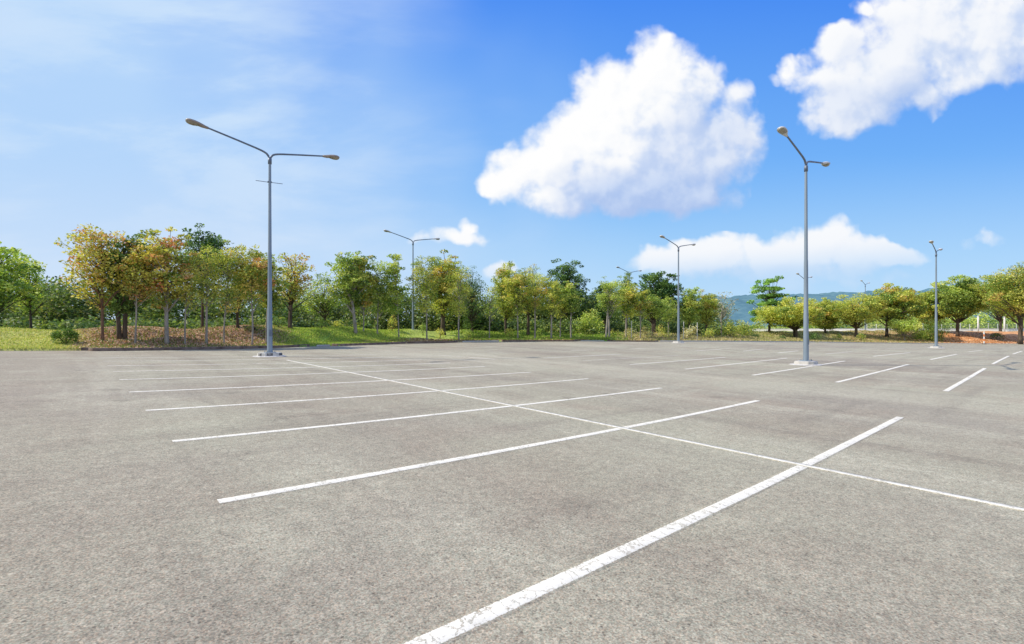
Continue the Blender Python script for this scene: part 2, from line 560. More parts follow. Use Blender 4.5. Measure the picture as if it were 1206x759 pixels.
pl('stall_line', (497, 759), (1060, 491.5), .104, M['paint'], ext=1.0, label='widest white stall line in the foreground, cracked at its near end')
for a, b, mt in [((257, 591), (893, 472), 'paint'), ((203, 520), (778.7, 457.2), 'paint'), ((171.5, 483.7), (692.7, 446.2), 'paint_thin'),
                 ((151.8, 462), (625.3, 438.5), 'paint_thin'), ((140.4, 447.4), (571, 431.8), 'paint_thin'), ((133.2, 437.7), (530, 427.6), 'paint_thin'),
                 ((126, 431), (497, 424), 'paint_worn'), ((121, 425.6), (468, 420.6), 'paint_worn'), ((118, 421.5), (442, 418), 'paint_worn')]:
    pl('stall_line', a, b, .105, M[mt])
A = ground_at(338, 424.4); B = ground_at(1206, 601)
D = np.array(B)-np.array(A); D /= np.hypot(*D)
line('centre_line', A, np.array(B)+D*5, .085, M['paint_thin'], lift=.0045, label='long thin centre line crossing the stall lines')
# second island and the worn ones beyond
for a, b, mt in [((1113.5, 461), (1160, 434), 'paint'), ((1169, 429), (1188, 419.6), 'paint_thin'), ((1193, 417.3), (1203.7, 413.8), 'paint_thin'),
                 ((985, 450.5), (1070, 429.4), 'paint'), ((886.5, 442.2), (995, 425.4), 'paint'),
                 ((807, 435), (927, 422), 'paint_thin'), ((741.8, 429.6), (854.7, 421), 'paint_thin'), ((686, 425), (800, 418.6), 'paint_ghost'),
                 ((640, 421.8), (732, 417.3), 'paint_worn'), ((1028.5, 420), (1072, 415.5), 'paint_thin'), ((972.6, 417), (1003.7, 414.5), 'paint_worn'),
                 ((916, 416), (940, 413.4), 'paint_thin'), ((875.5, 413.8), (900, 411.3), 'paint_worn'), ((1043, 411.2), (1066, 410.3), 'paint_worn'),
                 ((1096, 423.8), (1127, 417.4), 'paint'), ((1140.5, 414.5), (1157, 412.8), 'paint_thin'), ((745, 410.5), (760, 411.2), 'paint_thin'),
                 ((551, 421.0), (584, 423.4), 'paint'), ((516, 418.3), (549, 420.8), 'paint_ghost'),
                 ((820, 413.5), (850, 411.6), 'paint_worn'), ((672, 413.2), (700, 412.2), 'paint_worn')]:
    pl('stall_line', a, b, .115, M[mt])
pl('centre_line', (962, 432.2), (1206, 449.4), .06, M['paint_ghost'], lift=.0045, label='faint thin line running right from the lamp base')
pl('centre_line', (884, 427.0), (936, 430.4), .06, M['paint_ghost'], lift=.0045)


# ------------------------------------------------------------------ street lamps
def smooth_path(P, n=6):
    P = [Vector(p) for p in P]; out = []
    for i in range(len(P)-1):
        p0 = P[max(i-1, 0)]; p1 = P[i]; p2 = P[i+1]; p3 = P[min(i+2, len(P)-1)]
        for k in range(n):
            t = k/n
            out.append(.5*((2*p1)+(p2-p0)*t+(2*p0-5*p1+4*p2-p3)*t*t+(3*p1-p0-3*p2+p3)*t**3))
    out.append(P[-1]); return out


def head_mesh(s, upper):
    """cobra head along +x; upper shell or lower lens bowl"""
    bm = bmesh.new()
    L = .80
    prof = [(0, .045, .045, .04), (.10, .055, .055, .05), (.22, .10, .075, .05), (.36, .15, .095, .055), (.52, .175, .105, .10),
            (.66, .165, .095, .11), (.75, .125, .07, .085), (.80, .06, .03, .04)]
    seg = 14; rings = []
    for x, w, up, dn in prof:
        if not upper:
            if x < .34: continue
            w *= .86
        r = []
        for k in range(seg+1):
            a = math.pi*k/seg
            if upper: r.append(bm.verts.new((x, w*math.cos(a), up*math.sin(a))))
            else: r.append(bm.verts.new((x, w*math.cos(a), -.012-dn*math.sin(a))))
        if upper:
            r2 = [bm.verts.new((x, -w*.97, -.02)), bm.verts.new((x, w*.97, -.02))]
            if x < .34:
                r2 = [bm.verts.new((x, -w*.8, -dn)), bm.verts.new((x, w*.8, -dn))]
            r += r2
        rings.append(r)
    n = len(rings[0])
    for i in range(len(rings)-1):
        for k in range(n):
            bm.faces.new((rings[i][k], rings[i][(k+1) % n], rings[i+1][(k+1) % n], rings[i+1][k]))
    bm.faces.new(rings[0][::-1]); bm.faces.new(rings[-1])
    return bm


PH = 8.80


def make_lamp(loc, label, band, rod, brown):
    root = empty('street_lamp', loc, label, 'street lamp', 'twin arm street lamps standing in the parking lot', rz=math.atan2(VD[1], VD[0]))
    bm = bmesh.new()
    zs = [0.16, .2, 2.2, 2.24, 4.6, 4.65, PH-.05, PH]
    rs = [.120, .112, .098, .093, .080, .075, .055, .053]
    tube(bm, [(0, 0, z) for z in zs], rs, 16)
    o = bm_obj('pole', bm, M['galv'], root, True)
    bm = bmesh.new()
    box(bm, (0, 0, .175), (.42, .42, .025), .004)
    for sx in (-1, 1):
        for sy in (-1, 1):
            tube(bm, [(.16*sx, .16*sy, .186), (.16*sx, .16*sy, .25)], [.016, .016], 6)
    bm_obj('base_plate', bm, M['galv'], root)
    bm = bmesh.new()
    box(bm, (-.10, -.10, 1.05), (.12, .012, .30), .003, Matrix.Translation((.10, -.005, 0)))
    bm_obj('access_door', bm, M['arm_steel'], root)
    bm = bmesh.new()
    tube(bm, [(0, 0, PH-.22), (0, 0, PH+.02), (0, 0, PH+.05)], [.078, .078, .02], 14)
    bm_obj('collar', bm, M['arm_steel'], root, True)
    for s in (-1, 1):
        pts = smooth_path([(0, 0, PH-.12), (.05*s, 0, PH+.10), (.26*s, 0, PH+.27), (1.0*s, 0, PH+.44), (2.42*s, 0, PH+.72)], 6)
        bm = bmesh.new(); n = len(pts)
        tube(bm, pts, [.050-.016*i/(n-1) for i in range(n)], 10)
        bm_obj('arm', bm, M['arm_steel'], root, True)
        tilt = math.atan2(.28, 1.42)
        mtx = Matrix.Translation((2.36*s, 0, PH+.71)) @ (Matrix.Rotation(math.pi, 4, 'Z') if s < 0 else Matrix.Identity(4)) @ Matrix.Rotation(-tilt*.75, 4, 'Y')
        h = bm_obj('lamp_head', head_mesh(s, True), M['head_brown'] if brown else M['head'], root, True)
        h.matrix_local = mtx
        bm_obj('lens', head_mesh(s, False), M['lens'], h, True)
    if rod:
        bm = bmesh.new()
        tube(bm, [(-.56, .06, PH-1.06), (0, .07, PH-1.02), (.56, .06, PH-.98)], [.013]*3, 6)
        box(bm, (0, .03, PH-1.02), (.17, .13, .05), .005)
        bm_obj('cross_rod', bm, M['arm_steel'], root)
    bm = bmesh.new()
    # low chamfered plinth, corners chipped
    r = bmesh.ops.create_cube(bm, size=1)
    bmesh.ops.scale(bm, vec=(.92, .78, .22), verts=r['verts'])
    bmesh.ops.translate(bm, vec=(0, 0, .055), verts=r['verts'])
    es = [e for e in bm.edges if abs(e.verts[0].co.z-e.verts[1].co.z) > .1]
    bmesh.ops.bevel(bm, geom=es, offset=.16, segments=1, affect='EDGES')
    es = [e for e in bm.edges if e.verts[0].co.z > .16 and e.verts[1].co.z > .16]
    bmesh.ops.bevel(bm, geom=es, offset=.03, segments=2, affect='EDGES')
    bm_obj('plinth', bm, M['plinth'] if band else M['concrete'], root)
    # crumbled concrete skirt poured around it
    bm = bmesh.new(); rr = random.Random(int(loc[0]*10))
    c = bm.verts.new((0, 0, .035)); ring = []
    for k in range(26):
        a = 2*math.pi*k/26; q = .62+.10*rr.random()
        ring.append(bm.verts.new((q*math.cos(a)*1.05, q*math.sin(a)*.95, .002)))
    mid = [bm.verts.new((v.co.x*.86, v.co.y*.86, .034)) for v in ring]
    for k in range(26):
        bm.faces.new((ring[k], ring[(k+1) % 26], mid[(k+1) % 26], mid[k]))
        bm.faces.new((mid[k], mid[(k+1) % 26], c))
    bm_obj('footing', bm, M['concrete'], root)
    return root


def kids(o): return [c for c in bpy.data.objects if c.parent == o]


def copy_tree(o, parent=None):
    ch = kids(o)
    c = o.copy(); COL.objects.link(c)
    if parent is not None:
        c.parent = parent; c.matrix_parent_inverse = o.matrix_parent_inverse.copy()
    for q in ch: copy_tree(q, c)
    return c


def lp(X, Y): return (X, Y, float(tz(X, Y)))


L1 = make_lamp(lp(-10.80, 21.65), 'nearest left lamp post with twin arms and a short cross rod below them', True, True, True)
L2 = make_lamp(lp(13.05, 21.55), 'nearest right lamp post on a pale concrete plinth with stall line beside it', False, False, False)
for X, Y, lab in [(15.6, 45.5, 'pale lamp post at far edge of lot, before the middle trees under the low cloud'),
                  (39.75, 45.5, 'lamp post on white plinth near the orange soil bank at right'),
                  (-9.85, 48.3, 'lamp post rising out of the planted island behind the left lawn, arms above tree tops'),
                  (42.0, 69.7, 'distant lamp whose arms just show beside the nearest right pole'),
                  (17.4, 72.0, 'lamp head peeping above the trees left of the dark round crown'),
                  (68.4, 94.0, 'farthest slender lamp post between two olive trees at right')]:
    c = copy_tree(L2)
    z = float(gz(X, Y)) if (X, Y) not in ((15.6, 45.5), (39.75, 45.5)) else float(tz(X, Y))
    c.location = (X, Y, z-(.1 if z > tz(X, Y) else 0)); c['label'] = lab

# ------------------------------------------------------------------ vegetation
PAL = {
    'autumn': dict(lo=[(.105, .150, .030), (.20, .21, .045), (.27, .25, .05)], hi=[(.42, .20, .07), (.34, .24, .06), (.44, .17, .08), (.30, .25, .06), (.22, .23, .05)], red=.56),
    'olive': dict(lo=[(.080, .125, .028), (.17, .20, .042), (.235, .25, .05)], hi=[(.31, .28, .07), (.25, .27, .05), (.36, .24, .07)], red=.35),
    'green': dict(lo=[(.070, .110, .028), (.145, .195, .042), (.22, .265, .06)], hi=[(.24, .28, .065), (.19, .24, .05), (.30, .30, .075)], red=.4),
    'bright': dict(lo=[(.10, .15, .03), (.19, .25, .05), (.27, .32, .07)], hi=[(.30, .34, .08), (.25, .30, .06)], red=.4),
    'dark': dict(lo=[(.022, .052, .018), (.045, .085, .026), (.075, .125, .033)], hi=[(.085, .135, .036), (.06, .10, .03), (.12, .17, .045)], red=.3),
    'yellow': dict(lo=[(.085, .125, .03), (.19, .22, .045), (.27, .28, .055)], hi=[(.36, .33, .065), (.28, .29, .055), (.36, .25, .07)], red=.45),
    'hedge': dict(lo=[(.05, .10, .02), (.09, .16, .03)], hi=[(.13, .20, .04), (.10, .17, .035)], red=.4),
    'wood': dict(lo=[(.040, .070, .022), (.075, .115, .032), (.115, .155, .042)], hi=[(.14, .17, .045), (.10, .14, .04), (.18, .18, .06)], red=.4),
    'grey': dict(lo=[(.15, .16, .12), (.24, .23, .17)], hi=[(.26, .24, .19), (.20, .19, .14)], red=.3),
    'teal': dict(lo=[(.050, .100, .032), (.095, .170, .045), (.14, .22, .055)], hi=[(.19, .29, .07), (.14, .23, .055)], red=.5),
    'dry': dict(lo=[(.30, .25, .13), (.40, .33, .17), (.22, .22, .09)], hi=[(.48, .38, .20), (.36, .30, .12)], red=.5),
}


def leaves(C, size, r, flat=.45):
    """diamond leaves at points C (n,3)"""
    n = len(C)
    nrm = r.normal(size=(n, 3)); nrm[:, 2] = np.abs(nrm[:, 2])+flat
    nrm /= np.linalg.norm(nrm, axis=1)[:, None]
    t = r.normal(size=(n, 3)); t -= (t*nrm).sum(1)[:, None]*nrm
    t /= np.linalg.norm(t, axis=1)[:, None]+1e-9
    b = np.cross(nrm, t)
    s = size*r.uniform(.6, 1.35, n)[:, None]
    V = np.empty((n, 4, 3), np.float32)
    V[:, 0] = C-t*s*.55; V[:, 1] = C+b*s*.36+t*s*.05; V[:, 2] = C+t*s*.55-nrm*s*.12; V[:, 3] = C-b*s*.36+t*s*.05
    Fq = np.arange(n*4, dtype=np.int32).reshape(n, 4)
    return V.reshape(-1, 3), Fq


def clump_points(centres, radii, per, r, core=.35):
    """leaf positions: mostly near the shell of each clump, some inside, with strays"""
    out, cid = [], []
    for i, (c, q) in enumerate(zip(centres, radii)):
        n = max(8, int(per*(q[0]*q[1]*q[2])**(2/3)))
        d = r.normal(size=(n, 3)); d /= np.linalg.norm(d, axis=1)[:, None]
        rad = np.where(r.random(n) < core, r.random(n)**.5, r.normal(.95, .13, n))
        out.append(c+d*rad[:, None]*q); cid.append(np.full(n, i))
    return np.concatenate(out), np.concatenate(cid)


def tree_color(P, cid, ctr, z0, z1, pal, r):
    lo = np.array(PAL[pal]['lo']); hi = np.array(PAL[pal]['hi']); k = PAL[pal]['red']
    nc = len(ctr)
    ch = np.clip((ctr[:, 2]-z0)/(z1-z0), 0, 1)
    ishi = r.random(nc) < k*(.25+1.0*ch)
    cc = np.where(ishi[:, None], hi[r.integers(0, len(hi), nc)], lo[r.integers(0, len(lo), nc)])
    cc = cc*r.uniform(.62, 1.25, nc)[:, None]
    col = cc[cid]
    swap = r.random(len(P)) < .28
    alt = np.where((r.random(len(P)) < .5)[:, None], hi[r.integers(0, len(hi), len(P))], lo[r.integers(0, len(lo), len(P))])
    col = np.where(swap[:, None], alt, col)
    gain = {'dark': 2.5, 'wood': 2.1, 'hedge': 1.5}.get(pal, 2.65)
    col = col*(np.array((.96, .93, 1.0)) if pal == 'autumn' else np.array((.95, .97, .95)) if pal == 'yellow' else np.array((.92, .94, .95)))
    return np.minimum(col*gain*r.uniform(.7, 1.3, len(P))[:, None], .75)


def make_tree(name, px, Y, top, x0, x1, cb, pal, label, cat='tree', group=None, tw=.09, bark='bark_pale', nst=1, per=840,
              lsize=.128, ncl=None, lean=0., shape='round', fork=.45, sub=None):
    """px = trunk, top = crown top, x0..x1 = crown sides, cb = crown underside, all as seen; Y = distance"""
    sd = int(px*13+Y*7+top) & 0xffff
    r = np.random.default_rng(sd)
    X = ptX(px, Y); z0 = float(gz(X, Y))-.05
    H = EYE+(HY-top)/F*Y-z0
    xl, xr = ptX(x0, Y)-X, ptX(x1, Y)-X
    zb = EYE+(HY-cb)/F*Y-z0
    root = empty(name, (X, Y, z0), label, cat, group)
    W = (xr-xl)/2; cxm = (xr+xl)/2; hc = (H-zb)/2; zc = (H+zb)/2
    W = max(W, .3)
    # clump centres through an uneven crown volume
    if ncl is None: ncl = int(np.clip(15*W*hc, 20, 72))
    ctr, rad = [], []
    base_r = (W*W*hc/ncl)**(1/3)*1.12
    tries = 0
    while len(ctr) < ncl and tries < 4000:
        tries += 1
        p = r.uniform(-1, 1, 3); q = np.linalg.norm(p)
        if q > 1 or (q < .35 and r.random() < .6): continue
        if shape == 'round': k = 1-.25*max(0, -p[2])
        elif shape == 'cone': k = .95-.55*max(0, p[2])
        elif shape == 'vase': k = .72+.28*p[2]
        elif shape == 'dome': k = 1.0
        else: k = 1.0
        s = base_r*r.choice([.55, .8, 1.0, 1.35])*r.uniform(.9, 1.1)
        c = np.array([cxm+p[0]*k*(W-s*.55), p[1]*k*(W-s*.55)*.9, zc+p[2]*(hc-s*.6)])
        if shape == 'tiers':
            lv = min(6, int((c[2]-zb)/(2*hc)*7)); kk = (1.05-.12*lv)
            an = r.uniform(0, 6.28); ra = W*kk*r.random()**.7
            c = np.array([cxm+ra*math.cos(an), ra*math.sin(an), zb+(lv+.6)/7*2*hc-.10*ra+r.uniform(-.1, .1)]); s *= .8
        if any(np.linalg.norm((c-e)/np.array([1, 1, .75])) < s*(.80 if shape != 'tiers' else .45) for e in ctr): continue
        ctr.append(c); rad.append(np.array([s, s, s*r.uniform(.5, .78) if shape != 'tiers' else s*.42])*np.array([r.uniform(.85, 1.25), 1, 1]))
    ctr = np.array(ctr); rad = np.array(rad)
    # a few ragged sprays outside the outline
    ns = max(5, ncl//3)
    for _ in range(ns):
        a = r.uniform(0, 2*math.pi); zq = r.uniform(-.5, 1.0)
        k = math.sqrt(max(0, 1-zq*zq*.85))
        s = base_r*r.uniform(.28, .62); o_ = r.uniform(.86, 1.16)
        ctr = np.vstack([ctr, [cxm+math.cos(a)*k*W*o_, math.sin(a)*k*W*.9, zc+zq*hc*r.uniform(.9, 1.08)]]); rad = np.vstack([rad, [s*1.35, s, s*.6]])
    P, cid = clump_points(ctr, rad, per, r)
    V, Fq = leaves(P, lsize*r.uniform(.7, 1.25), r, .55)
    col = tree_color(P, cid, ctr, zb, H, pal, r)
    # crown and trunk keep the tree's own axis; stems
    bm = bmesh.new()
    st_tops = []
    for k in range(nst):
        a = r.uniform(0, 6.28); off = 0 if nst == 1 else .16+.12*k
        bx, by = off*math.cos(a), off*math.sin(a)
        dx = lean*(1 if nst == 1 else r.uniform(-1, 1)) + (0 if nst == 1 else r.uniform(-.3, .3))
        zf = zb+(H-zb)*fork
        pts, rr = [], []
        m = 9; w1, w2 = r.uniform(-.06, .06, 2)
        for i in range(m):
            t = i/(m-1); pts.append((bx+dx*t+w1*math.sin(t*5)*(1-abs(2*t-1)*.3)+cxm*.5*t*t, by+w2*math.sin(t*4+1), -.15+(zf+.15)*t))
            rr.append(tw*(1.35 if i == 0 else 1.0)*(1-.45*t))
        # flare
        tube(bm, pts, rr, 8, True)
        st_tops.append((pts, rr))
    # limbs to the clumps
    order = np.argsort(ctr[:, 2])
    for j in order[::1]:
        c = ctr[j]
        if r.random() < .18: continue
        pts, rr = st_tops[r.integers(0, nst)]
        # leave the stem below the clump
        zt = max(zb*.82, c[2]-abs(math.hypot(c[0], c[1]))*r.uniform(.5, 1.0)-.25)
        zt = min(zt, pts[-1][2]-.02)
        i = min(range(len(pts)), key=lambda q: abs(pts[q][2]-zt)); i = max(i, len(pts)//2-1)
        a = Vector(pts[i]); e = Vector(c)
        mid = a.lerp(e, .5)+Vector((r.uniform(-.12, .12), r.uniform(-.12, .12), .10*(e-a).length*r.uniform(.3, 1.4)))
        r0 = rr[i]*.52
        tube(bm, [a, a.lerp(mid, .5)+Vector((0, 0, .02)), mid, mid.lerp(e, .55), e], [r0, r0*.8, r0*.6, r0*.4, .006+tw*.05], 5, True)
    bm_obj('trunk', bm, M[bark], root, True)
    mesh_np('crown', V, Fq, M['leaf'], root, False, col)
    return root


ROW = 'young trees planted in rows along the edge of the lot'
T = make_tree
# left edge
T('broadleaf_tree', -14, 34, 283, -62, 34, 372, 'bright', 'light green leafy tree cut off by the left edge of the picture, behind the lawn', tw=.14, bark='bark_dark', per=430, lsize=.17)
T('broadleaf_tree', 36, 38, 300, 12, 56, 372, 'bright', 'yellow-green tree with one leafy spray reaching up, behind the lawn left of the round bush', tw=.10, bark='bark_dark', per=430, lsize=.17, shape='vase')
# the autumn group
T('young_tree', 121.5, 26.9, 262, 76, 152, 372, 'autumn', 'tall young tree with the reddest leaves on a thin brown trunk, leftmost in its bed', group=ROW, tw=.075, bark='bark_red', shape='vase', fork=.7, per=480)
T('broadleaf_tree', 149, 28.0, 276, 122, 182, 378, 'dark', 'dark green tree with two close trunks inside the orange leaved group', group=ROW, tw=.12, bark='bark_dark', nst=2, fork=.7)
T('young_tree', 159.5, 27.2, 287, 140, 188, 362, 'autumn', 'slim young tree with rusty leaves, just right of the dark double trunk', group=ROW, tw=.05, bark='bark_pale', fork=.6)
T('young_tree', 197, 27.9, 270, 162, 226, 366, 'autumn', 'orange tipped tree on the stoutest pale grey trunk of the left bed', group=ROW, tw=.115, fork=.65)
T('young_tree', 218, 28.4, 300, 202, 240, 368, 'olive', 'small olive tree on a thin trunk, next right of the stout pale trunk', group=ROW, tw=.05)
T('broadleaf_tree', 238, 33.5, 266, 216, 268, 345, 'dark', 'dark topped tree rising above the middle of the left bed', group=ROW, tw=.10, bark='bark_dark')
T('young_tree', 243, 29.2, 284, 220, 268, 366, 'olive', 'olive young tree with straight pale trunk below the dark tree top', group=ROW, tw=.075, fork=.6)
T('young_tree', 264.5, 29.8, 286, 248, 292, 372, 'olive', 'yellowish young tree with low crown, third trunk left of the nearest lamp pole', group=ROW, tw=.05)
T('broadleaf_tree', 280, 33.0, 285, 260, 312, 360, 'olive', 'full olive brown tree set back between two thin trunks, left of the lamp pole', group=ROW, tw=.10, bark='bark_dark')
T('young_tree', 296, 30.4, 288, 278, 322, 366, 'autumn', 'rusty tipped young tree immediately left of the nearest left lamp pole', group=ROW, tw=.06)
T('young_tree', 314, 31.8, 297, 300, 336, 368, 'olive', 'young olive tree directly behind the nearest left lamp pole', group=ROW, tw=.06)
T('broadleaf_tree', 340, 37.5, 298, 318, 374, 362, 'autumn', 'sparse brownish tree with dark forked trunk on the grass mound', tw=.13, bark='bark_dark', per=330, shape='vase', nst=2, fork=.5)
T('broadleaf_tree', 383, 41, 320, 352, 402, 380, 'green', 'loose pale green tree on the mound between the brownish tree and the middle trees', tw=.09, bark='bark_dark', per=360)
T('broadleaf_tree', 419, 40.5, 296, 384, 436, 366, 'green', 'green tree with stout leaning trunk at the left end of the middle group', group=ROW, tw=.16, bark='bark_pale', lean=-.3, fork=.5)
T('young_tree', 428, 41.5, 299, 408, 446, 372, 'olive', 'olive young tree on a thin stem just right of the stout leaning trunk', group=ROW, tw=.065)
T('young_tree', 444.7, 42, 303, 430, 466, 374, 'green', 'green young tree between olive one and the lamp in the middle island', group=ROW, tw=.075)
T('young_tree', 469.6, 42.5, 298, 452, 476, 374, 'bright', 'bright narrow crowned tree left of the lamp in the middle island', group=ROW, tw=.06, shape='cone')
T('young_tree', 503, 42.6, 301, 482, 518, 374, 'olive', 'olive tree just right of the lamp in the middle island', group=ROW, tw=.07)
T('broadleaf_tree', 524, 47, 298, 500, 548, 374, 'olive', 'wide olive tree with thick leaning double trunk in the middle island', group=ROW, tw=.22, bark='bark_dark', nst=2, lean=-.5)
T('young_tree', 540.5, 43.4, 309, 526, 556, 378, 'yellow', 'yellow-green young tree near the right end of the middle island', group=ROW, tw=.075)
T('broadleaf_tree', 556, 50, 315, 538, 572, 392, 'dark', 'dark green tree at the sky gap, right end of the middle island', tw=.14, bark='bark_dark', per=560)
T('young_tree', 576, 46.2, 336, 566, 592, 380, 'green', 'small tree on a bare thin stem standing alone in the gap between two islands', group=ROW, tw=.06, per=240)
T('broadleaf_tree', 596, 52, 307, 578, 616, 382, 'olive', 'tall olive tree first right of the sky gap', tw=.15, bark='bark_dark')
T('young_tree', 609.7, 46.6, 318, 592, 624, 374, 'olive', 'olive young tree on a thin pale stem, left end of the third island', group=ROW, tw=.075)
T('broadleaf_tree', 622, 50, 313, 606, 640, 376, 'olive', 'olive tree with a dark thick trunk second from left on third island', group=ROW, tw=.17, bark='bark_dark')
T('young_tree', 629.6, 47, 320, 618, 646, 376, 'yellow', 'yellow-green tree third from left on the third island', group=ROW, tw=.085)
T('young_tree', 649, 46.8, 326, 632, 668, 376, 'yellow', 'yellowish tree with slightly curved pale trunk in front of the big round dark crown', group=ROW, tw=.095)
T('young_tree', 660, 49, 334, 650, 674, 378, 'olive', 'thin olive tree under the left side of the big round dark crown', group=ROW, tw=.07)
T('young_tree', 672.6, 48.4, 330, 660, 684, 376, 'green', 'last green tree at the right end of the third island', group=ROW, tw=.08)
T('broadleaf_tree', 668, 62, 305, 642, 690, 372, 'dark', 'big round dark green crown standing above the third island', tw=.26, bark='bark_dark', per=480, lsize=.19)
T('broadleaf_tree', 694, 66, 341, 680, 712, 388, 'dark', 'low dark tree in the dip between the big round crown and the fourth island', tw=.2, bark='bark_dark', per=480, lsize=.2)
T('broadleaf_tree', 712, 60, 333, 700, 726, 385, 'dark', 'dark narrow tree at the left of the fourth island, behind the double trunk', tw=.18, bark='bark_dark', per=480, lsize=.18)
T('young_tree', 716, 50.5, 325, 702, 736, 376, 'green', 'green tree with pale double trunk at left end of the fourth island', group=ROW, tw=.11, nst=2)
T('broadleaf_tree', 738, 58, 319, 726, 752, 374, 'green', 'tall green tree whose top spray sticks up by the peeping lamp head', tw=.17, bark='bark_dark', shape='cone')
T('young_tree', 737.5, 52, 335, 724, 754, 376, 'yellow', 'yellow-green tree in the middle of the fourth island', group=ROW, tw=.085)
T('broadleaf_tree', 770, 64, 321, 748, 800, 372, 'dark', 'dark olive domed crown towering left of the pale lamp post', tw=.28, bark='bark_dark', per=480, lsize=.19, shape='dome')
T('young_tree', 754, 53, 340, 742, 768, 380, 'olive', 'small olive tree at the right half of the fourth island', group=ROW, tw=.08)
T('broadleaf_tree', 768, 54.5, 346, 752, 788, 380, 'green', 'green bushy tree right end of fourth island, left of the pale lamp post', group=ROW, tw=.13, bark='bark_dark')
T('broadleaf_tree', 787, 60, 348, 776, 798, 384, 'green', 'slim green tree just left of the pale lamp post', tw=.09)
T('broadleaf_tree', 812, 62, 339, 799, 826, 384, 'green', 'green tree just right of the pale lamp post', tw=.13, bark='bark_dark')
T('broadleaf_tree', 832, 63, 344, 818, 845, 386, 'olive', 'olive tree at the right end of the green row, before the blue hill', tw=.13, bark='bark_dark')
T('bare_tree', 849, 66, 341, 838, 868, 382, 'grey', 'greyish half bare tree in front of the left part of the blue hill', tw=.12, bark='bark_pale', per=90, ncl=26, lsize=.2)
T('layered_tree', 906, 84, 327, 886, 932, 388, 'teal', 'tall bright green tree with layered branches in front of the blue hill', tw=.22, bark='bark_dark', per=420, shape='tiers', lsize=.22, ncl=120)
T('spreading_tree', 937, 78, 351, 894, 962, 389, 'yellow', 'wide olive-yellow tree with forked trunk below the layered green tree', tw=.22, bark='bark_dark', per=400, nst=2, lsize=.22, lean=.5)
T('spreading_tree', 972, 86, 352, 950, 994, 390, 'olive', 'olive tree right behind the nearest right lamp pole', tw=.2, bark='bark_dark', per=400, lsize=.22)
T('spreading_tree', 1008, 82, 344, 980, 1036, 388, 'yellow', 'olive-yellow round tree behind the farthest slender lamp, second right of the near pole', tw=.24, bark='bark_dark', per=400, lsize=.22)
T('spreading_tree', 1045, 84, 333, 1024, 1082, 386, 'olive', 'taller tree with dark spreading branches in the middle of the right row', tw=.26, bark='bark_dark', per=400, lsize=.22, lean=-.4)
T('small_tree', 1065.5, 80, 374, 1048, 1080, 395, 'bright', 'small bright yellow-green tree on a thin stem beneath the right row', tw=.06, per=300, lsize=.18)
T('spreading_tree', 1096, 90, 341, 1074, 1118, 386, 'olive', 'orange tinged tree directly left of the lamp with white plinth', tw=.22, bark='bark_dark', per=400, lsize=.22)
T('spreading_tree', 1128, 86, 325, 1100, 1160, 378, 'green', 'dark green and orange tree directly right of the lamp with white plinth', tw=.26, bark='bark_dark', per=420, lsize=.22)
T('spreading_tree', 1200, 78, 307, 1156, 1246, 380, 'olive', 'largest olive tree cut by the right edge, over the orange bank', tw=.26, bark='bark_dark', per=330, nst=2, lsize=.21, shape='vase', lean=.4)
T('broadleaf_tree', 1178, 100, 330, 1150, 1215, 376, 'green', 'green tree showing behind the largest olive tree at the right edge', tw=.26, bark='bark_dark', per=400, lsize=.24)


def make_bush(name, px, Y, w, h, pal, label, per=900, lsize=.08, ragged=.0, sink=.08, group=None, n=9, cat='bush'):
    r = np.random.default_rng(int(px*31+w*7) & 0xffff)
    X = ptX(px, Y); z0 = float(gz(X, Y))
    W = w/F*Y/2; H = h/F*Y
    ctr, rad = [], []
    if ragged == 0:
        ctr.append(np.array([0, 0, H*.48])); rad.append(np.array([W, W, H*.54]))
        for _ in range(n):
            d = r.normal(size=3); d /= np.linalg.norm(d); d[2] = abs(d[2])
            ctr.append(np.array([0, 0, H*.45])+d*np.array([W, W, H*.5])*.72); rad.append(np.array([W, W, H*.6])*.34)
        core = .2
    else:
        for _ in range(n):
            s = r.uniform(.25, .5)
            ctr.append(np.array([r.uniform(-1, 1)*W*.75, r.uniform(-.7, .7)*W, H*r.uniform(.15, 1)*(1-s*.5)])); rad.append(np.array([W, W, H])*s)
        core = .4
    ctr = np.array(ctr); rad = np.array(rad)
    P, cid = clump_points(ctr, rad, per, r, core)
    mk_ = P[:, 2] > -sink; P = P[mk_]; cid = cid[mk_]
    V, Fq = leaves(P, lsize, r, .4)
    col = tree_color(P, cid, ctr, 0, H, pal, r)
    root = empty(name, (X, Y, z0), label, cat, group)
    mesh_np('foliage', V, Fq, M['leaf'], root, False, col)
    bm = bmesh.new()
    for k in range(5):
        c = ctr[k % len(ctr)]
        a = r.uniform(0, 6.28)
        tube(bm, [(.05*math.cos(a), .05*math.sin(a), -.1), (c[0]*.4, c[1]*.4, max(.1, c[2]*.5)), tuple(c)], [.02, .015, .006], 5)
    bm_obj('stem', bm, M['bark_dark'], root, True)
    return root


